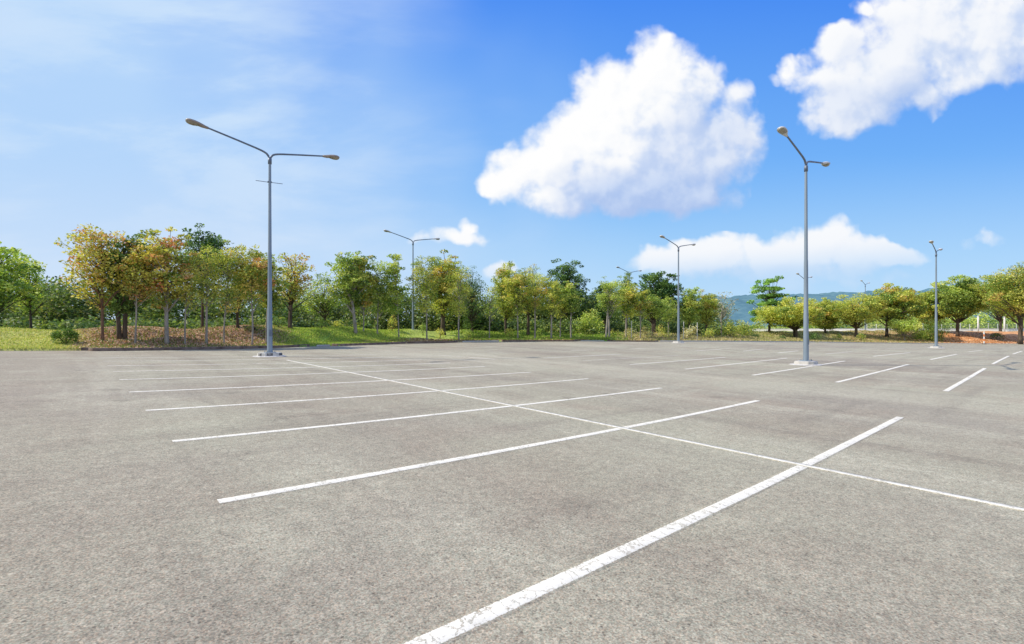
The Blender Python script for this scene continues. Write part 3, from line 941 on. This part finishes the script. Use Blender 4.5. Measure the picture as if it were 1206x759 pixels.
CB = 'round clipped bushes on the mound'
B_ = make_bush
B_('round_bush', 77, 25.6, 25, 18, 'hedge', 'round clipped bush standing on the lawn at left, largest of its kind', group=CB, per=5200, lsize=.06)
B_('round_bush', 104, 36, 20, 17, 'dark', 'dark rounded bush behind the lawn, left of the reddest tree', group=CB)
B_('round_bush', 167, 33.0, 13, 13, 'hedge', 'small clipped bush behind the dark double trunk', group=CB)
B_('round_bush', 236, 35.5, 12, 12, 'dark', 'small dark clipped bush between pale trunks in the middle of left bed', group=CB)
B_('round_bush', 329, 36.5, 15, 14, 'dark', 'dark clipped bush just right of the nearest left lamp pole', group=CB)
B_('round_bush', 301, 33.2, 17, 12, 'olive', 'olive bush just left of the nearest left lamp pole', group=CB)
B_('round_bush', 379, 39.5, 15, 11, 'hedge', 'low green bush alone on the grass mound right of the lamp', group=CB)
B_('round_bush', 398, 44, 13, 10, 'yellow', 'yellowish bush on the mound crest left of the stout leaning trunk', group=CB)
B_('round_bush', 462, 44.5, 12, 18, 'yellow', 'yellow topped ball bush in the middle island left of lamp', group=CB)
B_('round_bush', 498, 44.6, 10, 15, 'green', 'green ball bush in the middle island right of lamp', group=CB)
B_('round_bush', 518, 44.6, 12, 12, 'yellow', 'pale yellow ball bush in front of the thick double trunk', group=CB)
B_('round_bush', 552, 45.6, 12, 11, 'green', 'green ball bush at the right end of the middle island', group=CB)
B_('round_bush', 600, 49.5, 11, 11, 'yellow', 'yellowish ball bush at left end of third island', group=CB)
B_('round_bush', 636, 50, 11, 10, 'green', 'green ball bush between the trunks of the third island', group=CB)
B_('shrub', 692, 56, 34, 24, 'bright', 'bright leafy shrub in the dip between third and fourth islands', ragged=1, per=420, lsize=.14, n=14, cat='shrub')
B_('shrub', 858, 66, 28, 17, 'yellow', 'yellowish shrub beneath the half bare tree', ragged=1, per=300, lsize=.16, n=12, cat='shrub')
B_('shrub', 884, 72, 30, 21, 'olive', 'grey-green shrub at foot of the layered tree', ragged=1, per=300, lsize=.16, n=14, cat='shrub')
B_('low_bush', 890, 68, 8, 5, 'dark', 'tiny dark bush on the dry grass below the layered tree', per=840, lsize=.1)
B_('low_bush', 921, 70, 8, 5, 'dark', 'tiny dark bush on the dry grass left of the forked trunk', per=840, lsize=.1)
B_('low_bush', 960, 74, 14, 10, 'dark', 'dark bush just right of the nearest right lamp pole', per=600, lsize=.12)
B_('low_bush', 986, 76, 10, 8, 'olive', 'small olive bush between near pole and the second right tree', per=600, lsize=.12)
B_('low_bush', 1014, 77, 10, 9, 'olive', 'small olive bush at foot of the farthest lamp', per=600, lsize=.12)
B_('shrub', 1095, 82, 32, 24, 'green', 'broad green shrub left of the lamp with white plinth', ragged=1, per=420, lsize=.16, n=15, cat='shrub')
B_('low_bush', 1174, 84, 13, 9, 'dark', 'dark low bush on the orange bank right of the banded marker post', per=600, lsize=.12)
for px, Y, w, h, pal, lab in [(742, 52.5, 16, 12, 'dry', 'dry tan shrub on the fourth island, leftmost of the dry ones'), (762, 53, 18, 14, 'dry', 'dry tan shrub at the right end of the fourth island'),
                              (781, 56, 20, 14, 'yellow', 'yellowish scrub just left of the pale lamp post'), (812, 57, 24, 13, 'dry', 'dry scrub just right of the pale lamp post'),
                              (836, 60, 22, 13, 'yellow', 'yellow scrub between the pale lamp post and the half bare tree'), (724, 51, 12, 10, 'olive', 'small olive scrub near the pale double trunk')]:
    B_('scrub', px, Y, w, h, pal, lab, ragged=1, per=380, lsize=.12, n=10, cat='shrub', group='scrub along the far kerb')


# the wood behind the planted rows: one dark mass
def wood(name, spans, pal, per, lsize, label):
    r = np.random.default_rng(5)
    C, Rd = [], []
    for (pa, pb, Ya, Yb, top, low, n) in spans:
        for _ in range(n):
            px = r.uniform(pa, pb); Y = r.uniform(Ya, Yb); X = ptX(px, Y); z0 = float(gz(X, Y))
            H = EYE+(HY-top)/F*Y*r.uniform(.72, 1.0)-z0
            s = r.uniform(.8, 1.6)*Y/50
            zz = z0+r.uniform(.1, 1)**.8*max(H-s*.6, .5)
            C.append((X, Y, zz)); Rd.append((s*1.1, s, s*.72))
    C = np.array(C); Rd = np.array(Rd)
    P, cid = clump_points(C, Rd, per, r, .25)
    V, Fq = leaves(P, lsize, r, .4)
    col = tree_color(P, cid, C, C[:, 2].min(), C[:, 2].max(), pal, r)
    o = mesh_np(name, V, Fq, M['leaf'], None, False, col)
    tag(o, label, 'wood', kind='stuff'); return o


wood('wood', [(-200, 0, 44, 54, 312, 0, 110), (0, 60, 45, 54, 328, 0, 90), (50, 110, 45, 54, 326, 0, 90), (110, 330, 46, 56, 330, 0, 230), (330, 430, 50, 62, 338, 0, 120),
              (430, 566, 54, 66, 334, 0, 150), (566, 590, 56, 66, 352, 0, 30), (585, 700, 60, 72, 340, 0, 140), (700, 845, 72, 84, 352, 0, 150),
              (-200, 110, 40, 43, 372, 0, 90), (90, 330, 41, 45, 374, 0, 160), (330, 430, 48, 52, 377, 0, 90), (430, 700, 55, 60, 380, 0, 190), (700, 850, 66, 72, 382, 0, 100)], 'wood', 75, .27,
     'dark mass of woodland foliage behind the planted rows of trees')
wood('hedgerow', [(965, 1230, 130, 146, 360, 0, 130), (1230, 1330, 130, 146, 350, 0, 40), (850, 965, 130, 150, 384, 0, 50)], 'green', 36, .42,
     'blended green hedgerow behind the pale wall on the right')

# ------------------------------------------------------------------ grass blades and fallen leaves
def scatter(name, px0, px1, d0, d1, n, kind, cols, size, label, cat, up=True):
    r = np.random.default_rng(int(px0+n))
    P = []
    X = r.uniform(-60, 90, n*30)
    d = d0+(d1-d0)*r.random(n*30)**1.3
    Y = yedge(X)+d; a = X/Y*F+CX
    j_ = r.normal(0, 1, len(a))*np.minimum(12, (px1-px0)*.12)
    k = (a+j_ > px0) & (a-j_*.8 < px1) & (Y > 5)
    X, Y = X[k][:n], Y[k][:n]; m = len(X)
    Z = gz(X, Y)
    cols = np.array(cols); col = cols[r.integers(0, len(cols), m)]*r.uniform(.7, 1.3, m)[:, None]
    if up:
        h = size*r.uniform(.5, 1.3, m); ang = r.uniform(0, math.pi, m)
        w = size*.33; lx, ly = r.normal(0, .35, m)*h, r.normal(0, .35, m)*h
        V = np.empty((m, 3, 3), np.float32)
        V[:, 0] = np.stack([X-np.cos(ang)*w, Y-np.sin(ang)*w, Z-.02], -1)
        V[:, 1] = np.stack([X+np.cos(ang)*w, Y+np.sin(ang)*w, Z-.02], -1)
        V[:, 2] = np.stack([X+lx, Y+ly, Z+h], -1)
        o = mesh_np(name, V.reshape(-1, 3), np.arange(m*3, dtype=np.int32).reshape(m, 3), M['blade'], None, False, col)
    else:
        V, Fq = leaves(np.stack([X, Y, Z+.025+.03*r.random(m)], -1), size, r, 1.6)
        o = mesh_np(name, V, Fq, M['litter'], None, False, col)
    return tag(o, label, cat, kind='stuff')


scatter('grass', -80, 112, .0, 15, 16000, 'g', [(.46, .54, .12), (.58, .58, .17), (.66, .58, .24), (.32, .42, .09)], .08, 'sunlit lawn grass at the left edge', 'grass')
scatter('grass', 318, 470, .2, 12, 26000, 'g', [(.34, .50, .08), (.46, .58, .10), (.24, .36, .06), (.60, .60, .16)], .11, 'green grass on the mound right of the lamp', 'grass')
scatter('grass', 545, 735, .2, 12, 18000, 'g', [(.22, .36, .045), (.30, .42, .06), (.15, .26, .035), (.38, .40, .10)], .17, 'bright grass between the planted islands', 'grass')
scatter('grass', 735, 1100, .2, 15, 24000, 'g', [(.48, .40, .20), (.40, .36, .15), (.30, .33, .09), (.55, .44, .25)], .22, 'dry straw coloured grass along the far kerb', 'grass')
scatter('weeds', 110, 330, .2, 9, 2200, 'g', [(.20, .26, .06), (.30, .28, .08), (.14, .2, .04)], .16, 'sparse weeds among fallen leaves under the left trees', 'weeds')
scatter('fallen_leaves', 98, 335, .1, 11, 42000, 'l', [(.62, .42, .28), (.66, .48, .33), (.56, .37, .24), (.70, .53, .38), (.48, .32, .21)], .09, 'rust and tan fallen leaves under the left trees', 'leaves', up=False)
scatter('fallen_leaves', 425, 700, .1, 3.5, 9000, 'l', [(.52, .36, .17), (.60, .44, .24), (.40, .24, .12)], .14, 'tan fallen leaves on the middle islands', 'leaves', up=False)
scatter('fallen_leaves', 1000, 1230, .3, 12, 7000, 'l', [(.60, .34, .18), (.50, .26, .12), (.66, .46, .28)], .20, 'dry leaves scattered on the orange soil bank', 'leaves', up=False)

# ------------------------------------------------------------------ far wall, fence, marker post, hills
def long_wall():
    bm = bmesh.new()
    X0, X1, n = 62, 130, 80
    prev = None
    for i in range(n+1):
        X = X0+(X1-X0)*i/n; Y = 125-.42*(X-X0)
        z = float(gz(X, Y)); b = z-.3; t = EYE+(HY-387.6)/F*Y
        ring = [bm.verts.new(p) for p in ((X, Y, b), (X, Y, t), (X, Y+.25, t), (X, Y+.25, b))]
        if prev:
            for k in range(4): bm.faces.new((prev[k], prev[(k+1) % 4], ring[(k+1) % 4], ring[k]))
        else: bm.faces.new(ring)
        prev = ring
    bm.faces.new(prev[::-1])
    root = empty('low_wall', (0, 0, 0), 'long low pale wall behind the right hand trees', 'wall')
    bm_obj('wall', bm, M['wall'], root)
    bm = bmesh.new()
    prev = None
    for i in range(n+1):
        X = X0-.2+(X1-X0+.4)*i/n; Y = 124.94-.42*(X-X0)
        t = EYE+(HY-387.6)/F*Y
        ring = [bm.verts.new(p) for p in ((X, Y, t+.003), (X, Y, t+.09), (X, Y+.37, t+.09), (X, Y+.37, t+.003))]
        if prev:
            for k in range(4): bm.faces.new((prev[k], prev[(k+1) % 4], ring[(k+1) % 4], ring[k]))
        else: bm.faces.new(ring)
        prev = ring
    bm.faces.new(prev[::-1])
    bm_obj('coping', bm, M['concrete'], root)


long_wall()


def far_fence():
    root = empty('wire_fence', (0, 0, 0), 'wire mesh fence with pale posts behind the orange bank', 'fence')
    for i, px in enumerate(range(1010, 1260, 11)):
        Y = 108.; X = ptX(px, Y); z = float(gz(X, Y))
        big = px in (1153, 1186)
        bm = bmesh.new(); tube(bm, [(X, Y, z-.2), (X, Y, z+3.0)], [.06, .06], 6)
        bm_obj('post', bm, M['post'], root)
    bm = bmesh.new()
    for h in np.linspace(.3, 2.9, 9):
        P = [(ptX(px, 108.), 108., float(gz(ptX(px, 108.), 108.))+h) for px in range(1010, 1260, 11)]
        tube(bm, P, [.018]*len(P), 4)
    for k in range(240):
        X = ptX(1010, 108.)+k*.19
        z = float(gz(X, 108.)); tube(bm, [(X, 108, z+.2), (X, 108, z+2.9)], [.012, .012], 4)
    bm_obj('mesh_panel', bm, M['wire'], root)
    for px, lab in ((1152, 'white post standing behind the orange bank, left of the pair'), (1183, 'white post behind the orange bank, right of the pair')):
        Y = 98.; X = ptX(px, Y); z = float(gz(X, Y))
        rt = empty('white_post', (X, Y, z), lab, 'post', 'pair of white posts behind the orange bank')
        bm = bmesh.new(); tube(bm, [(0, 0, -.2), (0, 0, 3.1)], [.14, .14], 10); bm_obj('shaft', bm, M['post'], rt, True)
        bm = bmesh.new(); tube(bm, [(0, 0, 3.1), (0, 0, 3.18), (0, 0, 3.3)], [.17, .17, .06], 10); bm_obj('cap', bm, M['post'], rt)


far_fence()

# banded marker post by the right kerb
Y = 76.8; X = ptX(1159, Y); z = float(tz(X, Y))
mk = empty('marker_post', (X, Y, z), 'orange and white banded marker post at the foot of the orange bank', 'marker post')
bm = bmesh.new(); tube(bm, [(0, 0, 0), (0, 0, .10), (0, 0, .12)], [.30, .28, .15], 12); bm_obj('base', bm, M['dark'], mk)
for i in range(5):
    bm = bmesh.new(); a = .12+i*.36
    tube(bm, [(0, 0, a), (0, 0, a+.359)], [.085, .085], 12); bm_obj('band', bm, M['white'] if i % 2 == 0 else M['orange'], mk, False)
bm = bmesh.new(); tube(bm, [(0, 0, 1.92), (0, 0, 1.98), (0, 0, 2.0)], [.085, .07, .03], 12); bm_obj('cap', bm, M['white'], mk)

# slim stakes along the far kerb near the pale lamp
for px, Y, lab in ((743.5, 50.6, 'leftmost of the slim pale stakes by the fourth island'), (805, 52.5, 'slim pale stake just right of the pale lamp post'), (821, 53.6, 'slim pale stake under the green tree right of the pale lamp post')):
    X = ptX(px, Y); z = float(gz(X, Y))
    s = empty('stake', (X, Y, z), lab, 'stake', 'slim pale stakes along the far kerb')
    bm = bmesh.new(); tube(bm, [(0, 0, -.2), (.02, 0, 1.9)], [.035, .03], 6); bm_obj('shaft', bm, M['post'], s)
    bm = bmesh.new(); tube(bm, [(.02, 0, 1.9), (.02, 0, 1.98)], [.045, .03], 6); bm_obj('cap', bm, M['post'], s)


def hills():
    n = 260; a = np.linspace(-1.25, 1.25, n)
    def ridge(t, s): return (np.sin(t*3.1+s)*.5+np.sin(t*7.7+s*2)*.22+np.sin(t*19+s)*.07+np.sin(t*47+s*3)*.025)
    for D0, hh, s, depth in ((1900, 150, 1.3, 900),):
        rowsV = []
        m = 14
        for j in range(m):
            t = j/(m-1); D = D0+depth*t
            prof = math.sin(min(1, t*1.15)*math.pi/2)
            # crest sits about 48 px above the horizon where the photo shows it
            h = (hh*(.30+.70*sst((a-.05)/.3))*(1-.12*sst((a-.7)/.3))+14*ridge(a, s)+(6*np.sin(a*90+j)+5*np.sin(a*160+j*2))*(.4+.6*prof))*prof*(1+depth/D0*.5*t)
            rowsV.append(np.stack([np.sin(a)*D, np.cos(a)*D, -3+h], -1))
        V = np.concatenate(rowsV); i = np.arange(n-1)
        Fq = np.concatenate([np.stack([r_*n+i, r_*n+i+1, (r_+1)*n+i+1, (r_+1)*n+i], -1) for r_ in range(m-1)])
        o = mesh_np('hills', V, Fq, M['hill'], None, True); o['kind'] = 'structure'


hills()

# ------------------------------------------------------------------ camera, sun
cam = bpy.data.cameras.new('camera'); co = bpy.data.objects.new('camera', cam); link(co)
co.location = (0, 0, EYE); co.rotation_euler = (R(90), 0, 0)
cam.sensor_width = 36; cam.lens = F/1206*36; cam.shift_y = (HY-379.5)/1206
cam.clip_start = .05; cam.clip_end = 9000
SC.camera = co

sun = bpy.data.lights.new('sun', 'SUN'); sun.energy = 5.0; sun.angle = R(.55); sun.color = (1.0, .915, .79)
so = bpy.data.objects.new('sun', sun); link(so)
sd = Vector((-math.cos(SUN_EL), -.03, math.sin(SUN_EL)))
so.rotation_euler = (-sd).to_track_quat('-Z', 'Y').to_euler(); so.location = (0, 0, 50)

# ------------------------------------------------------------------ sky and clouds
W = bpy.data.worlds.new('World'); SC.world = W; W.use_nodes = True
W.cycles.sampling_method = 'MANUAL'; W.cycles.sample_map_resolution = 256
nt = W.node_tree; nt.nodes.clear(); b = NB(nt)
ST = .12
out = b.n('ShaderNodeOutputWorld'); bg = b.n('ShaderNodeBackground'); bg.inputs[1].default_value = ST
nt.links.new(bg.outputs[0], out.inputs[0])
sky = b.n('ShaderNodeTexSky', sky_type='NISHITA'); sky.sun_disc = False
sky.sun_elevation = SUN_EL; sky.sun_rotation = R(-90); sky.air_density = 1.0; sky.dust_density = .6; sky.ozone_density = 2.5
geo = b.n('ShaderNodeNewGeometry'); inc = b.vec('SCALE', geo.outputs['Incoming'], -1.0)
tcg = b.n('ShaderNodeTexCoord').outputs['Generated']
dirv = tcg
sx = b.n('ShaderNodeSeparateXYZ'); b.put(sx.inputs[0], dirv)
ay = b.math('MAXIMUM', b.math('ABSOLUTE', sx.outputs[1]), .02)
K = F/100
pxn = b.math('MULTIPLY', b.math('DIVIDE', sx.outputs[0], ay), K)
pyn = b.math('MULTIPLY', b.math('DIVIDE', sx.outputs[2], ay), K)
cmb = b.n('ShaderNodeCombineXYZ'); b.put(cmb.inputs[0], pxn); b.put(cmb.inputs[1], pyn)
P0 = cmb.outputs[0]

# cloud bodies: centre x, y, radii (bearing/elevation units of the sky, 1 unit = about 10 degrees), weight
BIG = [(770, 92, 50, 54, 1), (805, 120, 46, 60, 1), (735, 128, 66, 60, 1), (680, 168, 62, 50, 1), (635, 200, 56, 34, 1), (598, 210, 36, 22, .9), (650, 228, 60, 26, .9),
       (740, 200, 100, 56, 1), (810, 180, 66, 60, .9), (862, 165, 40, 50, .70), (872, 122, 20, 24, .6), (780, 226, 95, 32, .9), (700, 150, 50, 45, .9)]
TOPR = [(932, 76, 20, 15, .72), (915, 84, 13, 9, .5), (948, 68, 15, 10, .5), (990, 58, 34, 30, 1), (1035, 92, 76, 48, 1), (985, 112, 48, 36, .9), (1100, 36, 84, 62, 1), (1180, 20, 110, 70, 1), (1130, 84, 80, 34, .85), (1200, 62, 50, 26, .6), (955, 90, 30, 20, .75), (960, 142, 26, 18, .45), (1010, 124, 70, 26, .9), (1070, 112, 60, 28, .8), (1165, 92, 60, 24, .7),
        (1150, -60, 160, 80, 1), (1330, -10, 150, 90, 1), (1022, 14, 12, 9, .7)]
LOW = [(790, 318, 40, 18, .75), (842, 308, 50, 23, 1), (896, 302, 46, 25, 1), (958, 290, 48, 30, 1), (935, 296, 40, 28, 1), (1005, 304, 38, 22, .85), (1056, 301, 36, 14, .85), (900, 322, 130, 13, .7), (1160, 291, 26, 13, .42), (985, 328, 110, 9, .5)]
SML = [(540, 281, 36, 13, .8), (547, 268, 15, 12, .75), (588, 320, 20, 14, .8), (520, 288, 26, 8, .5)]
UPPER = BIG+TOPR+SML
BANKS = [(LOW, [(930, 334, 190, 26, .7)], dict(dens=.96), [(700, 885, 272, 392), (885, 1260, 222, 392)]),
         (UPPER, [(775, 244, 140, 56, 1.0), (835, 190, 95, 85, .55), (690, 215, 60, 30, .22), (1000, 132, 130, 42, .45), (1070, 96, 40, 22, .35), (850, 120, 60, 60, .2), (1120, 74, 200, 90, .22)], {}, [(470, 1700, -260, 345)])]


def density(b, p, blobs):
    warp = b.vec('SUBTRACT', b.noise(p, 1.2, 1, .5, 0, True, '2D'), (.5, .5, .5))
    warp2 = b.vec('SUBTRACT', b.noise(p, 5.0, 2, .55, 0, True, '2D'), (.5, .5, .5))
    q = b.vec('ADD', p, b.vec('ADD', b.vec('SCALE', warp, .50), b.vec('SCALE', warp2, .12)))
    q = b.vec('MULTIPLY', q, (1, 1, 0))
    f = None
    for cx, cy, rx, ry, w in blobs:
        c = ((cx-CX)/100, (HY-cy)/100, 0)
        e = b.vec('MULTIPLY', b.vec('SUBTRACT', q, c), (100/rx/1.25, 100/ry/1.25, 0))
        t = b.math('MULTIPLY_ADD', b.vec('DOT_PRODUCT', e, e), -w*1.15, w*1.15)
        f = t if f is None else b.math('SMOOTH_MAX', f, t, .3)
    f = b.math('MAXIMUM', f, -1.2)
    v = b.n('ShaderNodeTexVoronoi', feature='SMOOTH_F1', voronoi_dimensions='2D'); b.put(v.inputs['Vector'], b.vec('ADD', p, b.vec('SCALE', warp2, .22)))
    v.inputs['Scale'].default_value = 3.0; v.inputs['Smoothness'].default_value = .5; v.inputs['Detail'].default_value = 1.0; v.inputs['Roughness'].default_value = .5
    v.inputs['Lacunarity'].default_value = 2.4
    puff = b.math('SUBTRACT', .50, v.outputs['Distance'])
    n1 = b.math('SUBTRACT', b.noise(p, 1.9, 7, .52, 0, False, '2D'), .5)
    d = b.math('ADD', f, b.math('MULTIPLY', puff, .34))
    d = b.math('ADD', d, b.math('MULTIPLY', n1, 1.08))
    return d


def group_density(blobs):
    ng = bpy.data.node_groups.new('cloud_density', 'ShaderNodeTree')
    ng.interface.new_socket('P', in_out='INPUT', socket_type='NodeSocketVector')
    ng.interface.new_socket('D', in_out='OUTPUT', socket_type='NodeSocketFloat')
    gb = NB(ng); gi = gb.n('NodeGroupInput'); go = gb.n('NodeGroupOutput')
    ng.links.new(density(gb, gi.outputs[0], blobs), go.inputs[0])
    return ng


def cloud_layer(blobs, clear, under, soft=(.10, .74), dens=1.0):
    """sky colour with one bank of clouds over it, and the patch of sky the bank lies in"""
    NG = group_density(blobs)

    def D_at(p):
        nd = b.n('ShaderNodeGroup'); nd.node_tree = NG; b.put(nd.inputs[0], p); return nd.outputs[0]
    d0 = D_at(P0); d1 = D_at(b.vec('ADD', P0, (-.10, .11, 0))); d2 = D_at(b.vec('ADD', P0, (-.34, .36, 0)))
    alpha = b.math('MULTIPLY', b.ss(d0, soft[0], soft[1]), b.math('MULTIPLY', b.ss(sx.outputs[2], .085, .16, .25, 1), dens))
    lit1 = b.ss(b.math('SUBTRACT', d0, d1), -.35, .35)
    lit2 = b.ss(b.math('SUBTRACT', d0, d2), -.80, .55)
    lit = b.math('ADD', b.math('MULTIPLY', lit1, .36), b.math('MULTIPLY', lit2, .64))
    thick = b.ss(d0, .3, 1.2)
    shade = b.ramp(lit, [(.0, (.54, .66, .91)), (.34, (.72, .80, .95)), (.54, (.86, .90, .975)), (.70, (.95, .965, .99)), (.92, (1.0, 1.0, 1.0))])
    for (ux, uy, urx, ury, k) in under:
        ud = b.vec('MULTIPLY', b.vec('SUBTRACT', P0, ((ux-CX)/100, (HY-uy)/100, 0)), (100/urx, 100/ury, 0))
        um = b.math('MULTIPLY', b.ss(b.vec('DOT_PRODUCT', ud, ud), 1.05, .20), k)
        shade = b.mix(um, shade, b.mix(lit1, (.42, .56, .86), (.60, .71, .925)))
    shade = b.mix(b.ss(sx.outputs[2], .12, .24, .6, 0), shade, (.88, .91, .97))
    return b.mix(alpha, clear, shade)


# clear sky: Nishita colour, deepened; whiter and hazier towards the sun's side
hs = b.n('ShaderNodeHueSaturation'); hs.inputs['Saturation'].default_value = 1.25; hs.inputs['Value'].default_value = 1.0
b.put(hs.inputs['Color'], sky.outputs[0])
skyc = hs.outputs[0]
GR = b.ramp(b.math('DIVIDE', pyn, 4.2, clamp=True), [(.0, (.46, .72, .97)), (.22, (.33, .63, .99)), (.5, (.175, .46, .985)), (1.0, (.060, .262, .95))])
clear = b.mix(.90, b.vec('SCALE', skyc, ST), GR)
# haze veil on the left: smooth part plus streaky cirrus running up to the left
diag = b.math('ADD', pxn, b.math('MULTIPLY', pyn, .50))
mp = b.n('ShaderNodeMapping'); b.put(mp.inputs['Vector'], P0); mp.inputs['Rotation'].default_value = (0, 0, R(32)); mp.inputs['Scale'].default_value = (.30, 1.0, 1)
cir = b.noise(mp.outputs[0], 1.0, 6, .58, .15, False, '2D')
soft = b.noise(P0, .55, 2, .5, 0, False, '2D')
left = b.ss(b.math('ADD', diag, b.math('MULTIPLY', b.math('SUBTRACT', soft, .5), 2.4)), -3.6, 2.7, 1.0, 0.0)
veil = b.math('ADD', b.math('MULTIPLY', left, .95), b.math('MULTIPLY', b.math('MULTIPLY', b.ss(cir, .42, .74), b.ss(diag, -4.5, 2.6, 1.0, 0.0)), .42))
veil = b.math('MULTIPLY', veil, b.ss(sx.outputs[1], -.4, .1), clamp=True)
vcol = b.mix(b.ss(cir, .35, .70), (.47, .68, .965), (.58, .75, .97))
vcol = b.mix(b.ss(pyn, 2.4, .6, 0, .6), vcol, (.62, .755, .95))
clear = b.mix(veil, clear, vcol)
# sky half behind the camera whitened, added out of view as frontal fill light
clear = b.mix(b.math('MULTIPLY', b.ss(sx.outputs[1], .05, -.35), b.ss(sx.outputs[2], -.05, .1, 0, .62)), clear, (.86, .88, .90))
low = b.ss(sx.outputs[2], .0, .30, .35, 0)
clear = b.mix(low, clear, (.66, .80, .96))
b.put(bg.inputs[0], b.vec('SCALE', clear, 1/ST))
front = b.math('GREATER_THAN', sx.outputs[1], .05)
shader = bg.outputs[0]; excl = None
for blobs, under, kw, boxes in BANKS:
    inside = None
    for (x0, x1, y0, y1) in boxes:
        inx = b.math('COMPARE', pxn, ((x0+x1)/2-CX)/100, (x1-x0)/200)
        iny = b.math('COMPARE', pyn, (HY-(y0+y1)/2)/100, (y1-y0)/200)
        bx_ = b.math('MULTIPLY', b.math('MULTIPLY', inx, iny), front)
        inside = bx_ if inside is None else b.math('MAXIMUM', inside, bx_)
    if excl is not None: inside = b.math('MULTIPLY', inside, b.math('SUBTRACT', 1.0, excl))
    excl = inside if excl is None else b.math('MAXIMUM', excl, inside)
    bgc = b.n('ShaderNodeBackground'); bgc.inputs[1].default_value = ST
    b.put(bgc.inputs[0], b.vec('SCALE', cloud_layer(blobs, clear, under, **kw), 1/ST))
    mx = b.n('ShaderNodeMixShader'); b.put(mx.inputs[0], inside)
    nt.links.new(shader, mx.inputs[1]); nt.links.new(bgc.outputs[0], mx.inputs[2])
    shader = mx.outputs[0]
nt.links.new(shader, out.inputs[0])

SC.view_settings.view_transform = 'Standard'; SC.view_settings.look = 'None'; SC.view_settings.exposure = 0
SC.render.engine = 'CYCLES'
SC.cycles.max_bounces = 6
SC.cycles.use_denoising = True
